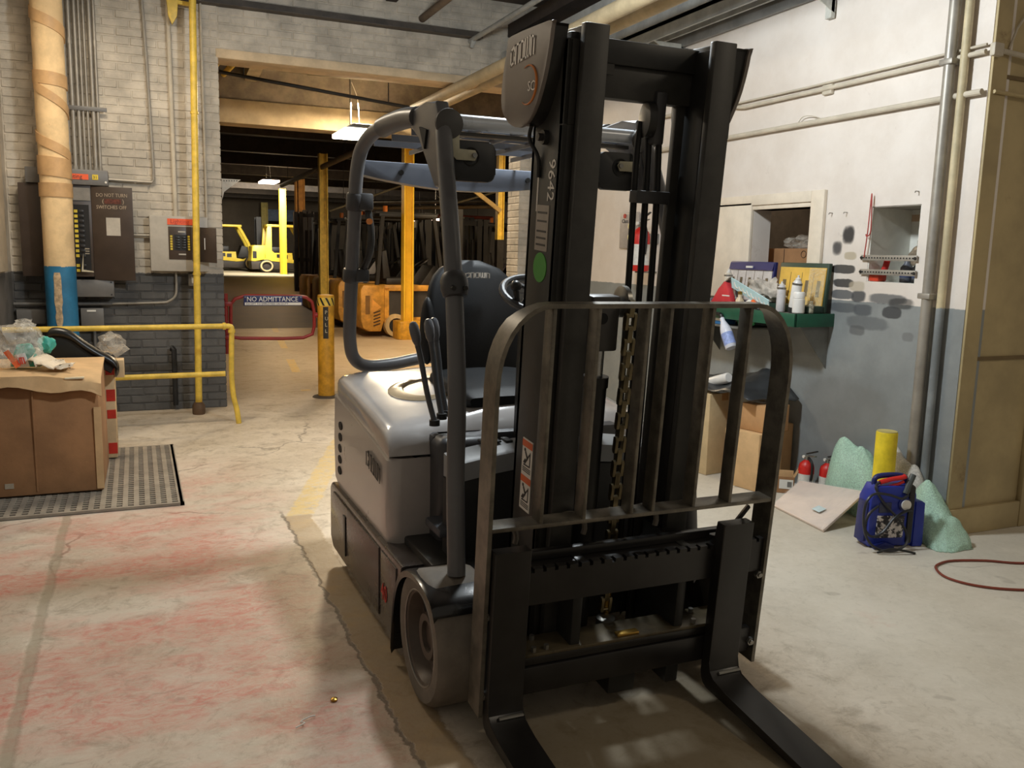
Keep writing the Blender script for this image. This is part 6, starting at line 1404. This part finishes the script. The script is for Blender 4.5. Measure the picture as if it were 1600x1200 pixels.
# orange electric forklifts, parked in a row with counterweights to the left
def etruck():
    t = thing('electric_forklift', '', 'forklift', (3.50, 14.5, 0)); x0, y0, y1 = 3.50, 14.5, 15.5
    m = MB(); m.prism([(x0+.04, .16), (x0+.0, .30), (x0, .82), (x0+.05, .90), (x0+.42, .90), (x0+.42, .30), (x0+.36, .10), (x0+.14, .10)], 'y', y0, y1, .03); cw = m.build('counterweight', TRUCKY, t)
    for k in range(5):
        m = MB(); z = .20+.055*k; m.bar((x0+.22, y0-.004, z), (x0+.34, y0-.004, z+.04), .012, .02); m.build('louvre', M('louvre_dark', (70, 50, 28), .7), cw)
    m = MB(); m.prism([(x0+.20, .42), (x0+.36, .52), (x0+.20, .66)], 'y', y0-.006, y0+.01); m.build('tail_recess', M('recess_amber', (226, 160, 70), .5), cw)
    m = MB(); m.box(x0+.08, x0+.16, y0-.006, y0+.01, .40, .72); m.build('handle_recess', M('recess_brown', (130, 92, 40), .6), cw)
    m = MB(); m.box(x0+.42, x0+1.55, y0+.02, y1-.02, .80, .90, .01); m.box(x0+.42, x0+1.62, y0+.02, y1-.02, .24, .34, .01); m.box(x0+.42, x0+.50, y0+.02, y1-.02, .30, .85); m.box(x0+1.50, x0+1.62, y0+.02, y1-.02, .30, .62, .01); m.build('side_frame', TRUCKY, t)
    m = MB(); m.box(x0+.48, x0+1.52, y0+.06, y1-.06, .32, .82); bt = m.build('battery_case', M('battery_black', (52, 48, 44), .6), t)
    m = MB(); m.box(x0+1.22, x0+1.32, y0+.054, y0+.062, .68, .74); m.build('case_plate', WHITEP, bt)
    for x, r, nm in ((x0+.62, .20, 'rear_wheel'), (x0+1.75, .22, 'front_wheel')):
        m = MB(); m.lathe([(r*.62, 0), (r*.66, -.012), (r*.98, -.012), (r, .01), (r, .16), (r*.6, .16)], (x, y0-.02, r), (0, 1, 0), 28, False); wq = m.build(nm, M('cream_tyre', (206, 176, 124), .7), t)
        m = MB(); m.lathe([(r*.2, .02), (r*.62, .03), (r*.62, .06)], (x, y0-.02, r), (0, 1, 0), 20); m.build('wheel_hub', DARKM, wq)
    m = MB(); m.box(x0+.50, x0+.95, y0+.2, y1-.2, .90, 1.02, .03); m.prism([(x0+.46, 1.0), (x0+.60, 1.0), (x0+.52, 1.50), (x0+.42, 1.48)], 'y', y0+.25, y1-.25, .03); m.build('operator_seat', DARKM, t)
    for x, xt in ((x0+.30, x0+.40), (x0+1.50, x0+1.32)):
        for y in (y0+.08, y1-.08):
            m = MB(); m.bar((x, y, .88), (xt, y, 2.08), .07, .06); m.build('guard_post', DARKM, t)
    m = MB(); m.box(x0+.34, x0+1.38, y0+.05, y1-.05, 2.06, 2.12, .01); m.build('guard_roof', DARKM, t)
    for k in range(5):
        m = MB(); y = y0+.15+.17*k; m.box(x0+.30, x0+1.42, y-.02, y+.02, 2.12, 2.15); m.build('roof_bar', DARKM, t)
    for y in (y0+.22, y0+.40, y1-.40, y1-.22):
        m = MB(); m.box(x0+1.78, x0+1.90, y-.04, y+.04, .06, 2.25); m.build('mast_rail', DARKM, t)
    m = MB(); m.prism([(x0+1.1, .90), (x0+1.6, .90), (x0+1.55, 1.15), (x0+1.35, 1.25)], 'y', y0+.15, y1-.15, .02); m.build('dash', DARKM, t)
    m = MB(); m.torus((x0+1.22, (y0+y1)/2, 1.28), .15, .014, (-.5, 0, .8), 20, 6); m.build('steering_wheel', DARKM, t)
    m = MB(); m.cyl((x0+.48, y0+.2, 2.15), (x0+.48, y0+.2, 2.25), .04, 10); m.build('beacon', M('amber_beacon', (200, 110, 40), .4), t)
    return t
e1 = etruck(); e1['label'] = 'orange electric forklift nearest the yellow pillar, first of the parked row'; e1['group'] = 'orange electric forklifts parked in a row'
for k, lab in enumerate(['second orange forklift of the row, seen between bollard and rear guard post', 'third orange forklift of the row, showing above the bollard', 'fourth orange forklift, farthest of the parked row']):
    dup(e1, (.02*k-.01, 1.75*(k+1), 0), lab, 'orange electric forklifts parked in a row')
for k, lab in enumerate(['orange electric forklift to the right of the first parked row', 'orange forklift deep in the right half of the hall']):
    dup(e1, (3.2+.9*k, 3.0+3.2*k, 0), lab, 'orange forklifts in the right half of the hall')
# yellow counterbalance forklift with cab on the raised deck
def cabtruck():
    y0 = 34.0; x0 = PY(393, 425, y0).x; z = .575; S = 1.0
    t = thing('cab_forklift', 'bright yellow cab forklift parked on the raised deck', 'forklift', (x0, y0, z))
    P = lambda a, b: (x0+a, z+b)
    m = MB(); m.prism([P(0, .42), P(.04, .95), P(.12, 1.0), P(.46, 1.0), P(.50, .50), P(.1, .40)], 'y', y0, y0+1.1, .04); cw = m.build('counterweight', FARY, t)
    m = MB(); m.box(x0+.05, x0+.17, y0-.01, y0+.05, z+.52, z+.78); m.build('rear_recess', BLACK, cw)
    m = MB(); m.prism([P(.02, .12), P(.0, .42), P(1.9, .40), P(1.95, .2), P(1.9, .12)], 'y', y0+.03, y0+1.07, .02); m.build('chassis', M('chassis_dark', (58, 50, 42), .6), t)
    m = MB(); m.prism([P(.40, .45), P(.50, 1.62), P(.55, 1.74), P(.66, 1.74), P(.64, .80), P(.72, .72), P(1.30, .74), P(1.30, .48), P(1.52, .44), P(1.80, .58), P(1.80, .40), P(1.30, .36), P(.9, .40)], 'y', y0+.0, y0+.06, .01); m.build('side_body', FARY, t)
    m = MB(); m.prism([P(.40, .45), P(.50, 1.62), P(.55, 1.74), P(.66, 1.74), P(.64, .80), P(.72, .72), P(1.30, .74), P(1.30, .48), P(1.52, .44), P(1.80, .58), P(1.80, .40), P(1.30, .36), P(.9, .40)], 'y', y0+1.04, y0+1.10, .01); m.build('side_body', FARY, t)
    m = MB(); m.box(x0+.50, x0+1.50, y0, y0+1.1, z+1.68, z+1.77, .02); m.build('cab_roof', FARY, t)
    for y in (y0+.03, y0+1.07):
        m = MB(); m.tube(smooth([(x0+1.40, y, z+1.70), (x0+1.55, y, z+1.40), (x0+1.74, y, z+.95), (x0+1.80, y, z+.50)], 4), .055, 10); m.build('front_post', FARY, t)
        m = MB(); m.box(x0+.80, x0+.95, y-.035, y+.035, z+.55, z+.68); m.box(x0+1.0, x0+1.15, y-.035, y+.035, z+.52, z+.66); m.build('step_hole', BLACK, t) if y < y0+.5 else m.bm.free()
    for x, r in ((x0+.48, .24), (x0+1.85, .30)):
        m = MB(); m.lathe([(r*.5, 0), (r*.66, -.012), (r*.8, -.012), (r*.8, .01), (r, .02), (r, .22), (r*.6, .22), (.02, .1)], (x, y0-.03, z+r), (0, 1, 0), 26, False); wq = m.build('wheel', RUBBER, t)
        m = MB(); m.torus((x, y0-.045, z+r), r*.74, r*.12, (0, 1, 0), 26, 8); m.build('wheel_ring', M('cream_ring', (214, 190, 140), .6), wq)
    m = MB(); m.box(x0+.62, x0+1.1, y0+.3, y0+.8, z+.7, z+.95, .03); m.prism([P(.60, .9), P(.74, .9), P(.68, 1.42), P(.58, 1.40)], 'y', y0+.35, y0+.75, .03); m.build('seat', DARKM, t)
    m = MB(); m.prism([P(1.35, .50), P(1.75, .50), P(1.70, .92), P(1.5, .98)], 'y', y0+.15, y0+.95, .02); m.build('dash', DARKM, t)
    for y in (y0+.25, y0+.85):
        m = MB(); m.box(x0+2.0, x0+2.16, y-.05, y+.05, z+.05, z+2.1); m.build('mast_rail', DARKM, t)
    return t
ct = cabtruck(); ct.scale = (1.18, 1, 1.03)
dup(ct, (-1.85, 2.2, 0), 'dim yellow cab forklift half hidden by the brick jamb')
# dark masts and stored attachments on the right of the hall (silhouettes with depth)
rn = random.Random(11)
for k, (u, y, h, lab) in enumerate(((483, 24, 2.5, 'dark upright mast left of the orange row'), (496, 25, 2.6, 'dark upright mast next to the slim yellow pillar'), (735, 17, 2.2, 'dark upright mast in front of the pier pillar'), (715, 18.5, 2.3, 'dark ribbed mast left of the pier pillar'), (655, 19, 2.2, 'dark upright mast right of the yellow pillar'), (592, 19.5, 2.2, 'dark upright mast left of the yellow pillar'))):
    x = PY(u, 400, y).x; t = thing('spare_mast', lab, 'mast', (x, y, 0))
    for dx in (-.34, -.20, .20, .34):
        m = MB(); m.box(x+dx-.05, x+dx+.05, y, y+.16, .0, h-.05*abs(dx)); m.build('mast_rail', DARKM, t)
    for z in (.4, 1.2, h-.1):
        m = MB(); m.box(x-.38, x+.38, y+.04, y+.10, z-.05, z+.05); m.build('cross_tie', DARKM, t)
    for dx in (-.05, .06):
        m = MB(); m.cyl((x+dx, y+.06, .05), (x+dx, y+.06, h*.8), .035, 10); m.build('lift_cylinder', STEEL if k % 2 else DARKM, t)
# white panels standing in for the lit gaps between the dark trucks
for (u0, v0, u1, v1, lab) in ((604, 347, 622, 358, 'white panel in place of a lit gap above the first orange forklift'), (600, 366, 608, 392, 'white panel in place of a lit gap left of the yellow pillar'), (641, 344, 650, 357, 'white panel in place of a lit gap right of the yellow pillar, upper'), (641, 361, 648, 405, 'white panel in place of a lit gap right of the yellow pillar, lower')):
    a = PY(u0, v1, 19.0); b = PY(u1, v0, 19.0); m = MB()
    yy = 18.9+.25*(v1 > 380); m.prism([(a.x, a.z), (b.x, a.z+.03), (b.x-.02, b.z), ((a.x+b.x)/2, b.z-.04), (a.x+.03, b.z-.01)], 'y', yy, yy+.06, .004); t = thing('gap_panel', lab, 'gap panel', (a.x, 18.93, a.z)); m.build('sheet', PAPER, t)
    m = MB(); m.cyl((a.x+.03, yy+.03, b.z-.03), (a.x+.03, yy+.03, 3.95), .004, 6); m.build('hanging_string', DARKM, t)
# overhead pipes of the hall
def run(lab, a, b, r, mat, cat='pipe', nm='hall_pipe', group=None):
    a = Vector(a); b = Vector(b); c = (a+b)/2; t = thing(nm, lab, cat, c, group)
    m = MB(); m.cyl(a, b, r, 12); m.build('pipe_body' if cat == 'pipe' else 'rod_body', mat, t)
    for k in (.12, .88):
        p = a.lerp(b, k); zt = 4.15 if p.y < 12 else 3.95
        m = MB(); m.cyl(p, (p.x, p.y, zt), .006, 6); m.build('hanger', DARKM, t)
    return t
y1_ = 11.6
a = PY(383, 88, 9.2); b = PY(352, 158, 11.6); run('left of two yellow pipes under the hall ceiling', (.95, 8.7, 3.42), (.95, 11.96, 3.66), .035, YEL)
run('right of two yellow pipes under the hall ceiling', (1.12, 8.7, 3.42), (1.12, 11.96, 3.66), .035, YEL)
run('dark rod spanning the bay just beyond the lintel', PY(342, 112, 9.4), PY(640, 168, 9.4), .018, DARKM, 'rod', 'tie_rod')
run('pale tube sloping behind the hanging lamp', PY(480, 115, 10.2), PY(640, 128, 10.2), .02, M('pale_tube', (150, 138, 108), .5), 'rod', 'tie_rod')
for k, (v0, v1, mat, lab) in enumerate(((316, 314, STEEL, 'steel'), (325, 323, M('pipe_tan', (176, 150, 110), .5), 'tan'), (332, 331, M('pipe_red', (150, 70, 52), .5), 'rust red'))):
    run('%s sprinkler pipe above the parked forklifts' % lab, PY(560, v0, 20.+.5*k), PY(770, v1+10*(k == 2), 20.+.5*k), .045, mat)
run('pale sloping pipe under the dark ceiling left of the yellow pillar', PY(515, 330, 18.), PY(690, 268, 18.), .022, M('pale_tube', (150, 138, 108), .5))
run('pale sloping pipe under the dark ceiling right of the front post', PY(695, 322, 18.), PY(775, 300, 18.), .022, M('pale_tube', (150, 138, 108), .5))
run('long dim pipe climbing from the small far lamp', PY(440, 290, 22.), PY(560, 235, 14.), .05, M('dim_pipe', (110, 98, 80), .6))
# perforated white gusset plate on the left jamb
gp = thing('perforated_gusset', 'white perforated gusset plate on the left jamb of the opening', 'bracket', (.76, 9, 2.7))
A_ = PY(346, 280, 8.75); B_ = PY(377, 281, 8.75)
m = MB(); q = [PY(u, v, 8.615) for u, v in ((346, 279), (376, 281), (366, 288), (350, 300), (347, 312))]; m.prism([(p.x, p.z) for p in q], 'y', 8.600, 8.612); m.build('gusset_plate', M('gusset_white', (196, 190, 178), .5), gp)
for k in range(6):
    p = PY(350+4*k, 282.5, 8.6); m = MB(); m.cyl((p.x, 8.5985, p.z), (p.x, 8.6005, p.z), .006, 6); m.build('gusset_hole', DARKM, gp)
# blue board far behind
m = MB(); a = PY(415, 345, 42.5); b = PY(462, 337, 42.5); m.box(a.x, b.x, 42.4, 42.5, a.z, b.z+.25, .01); tag(m.build('wall_board', M('blue_board', (96, 110, 130), .6)), 'blue grey board on the far wall above the yellow forklift', 'board')
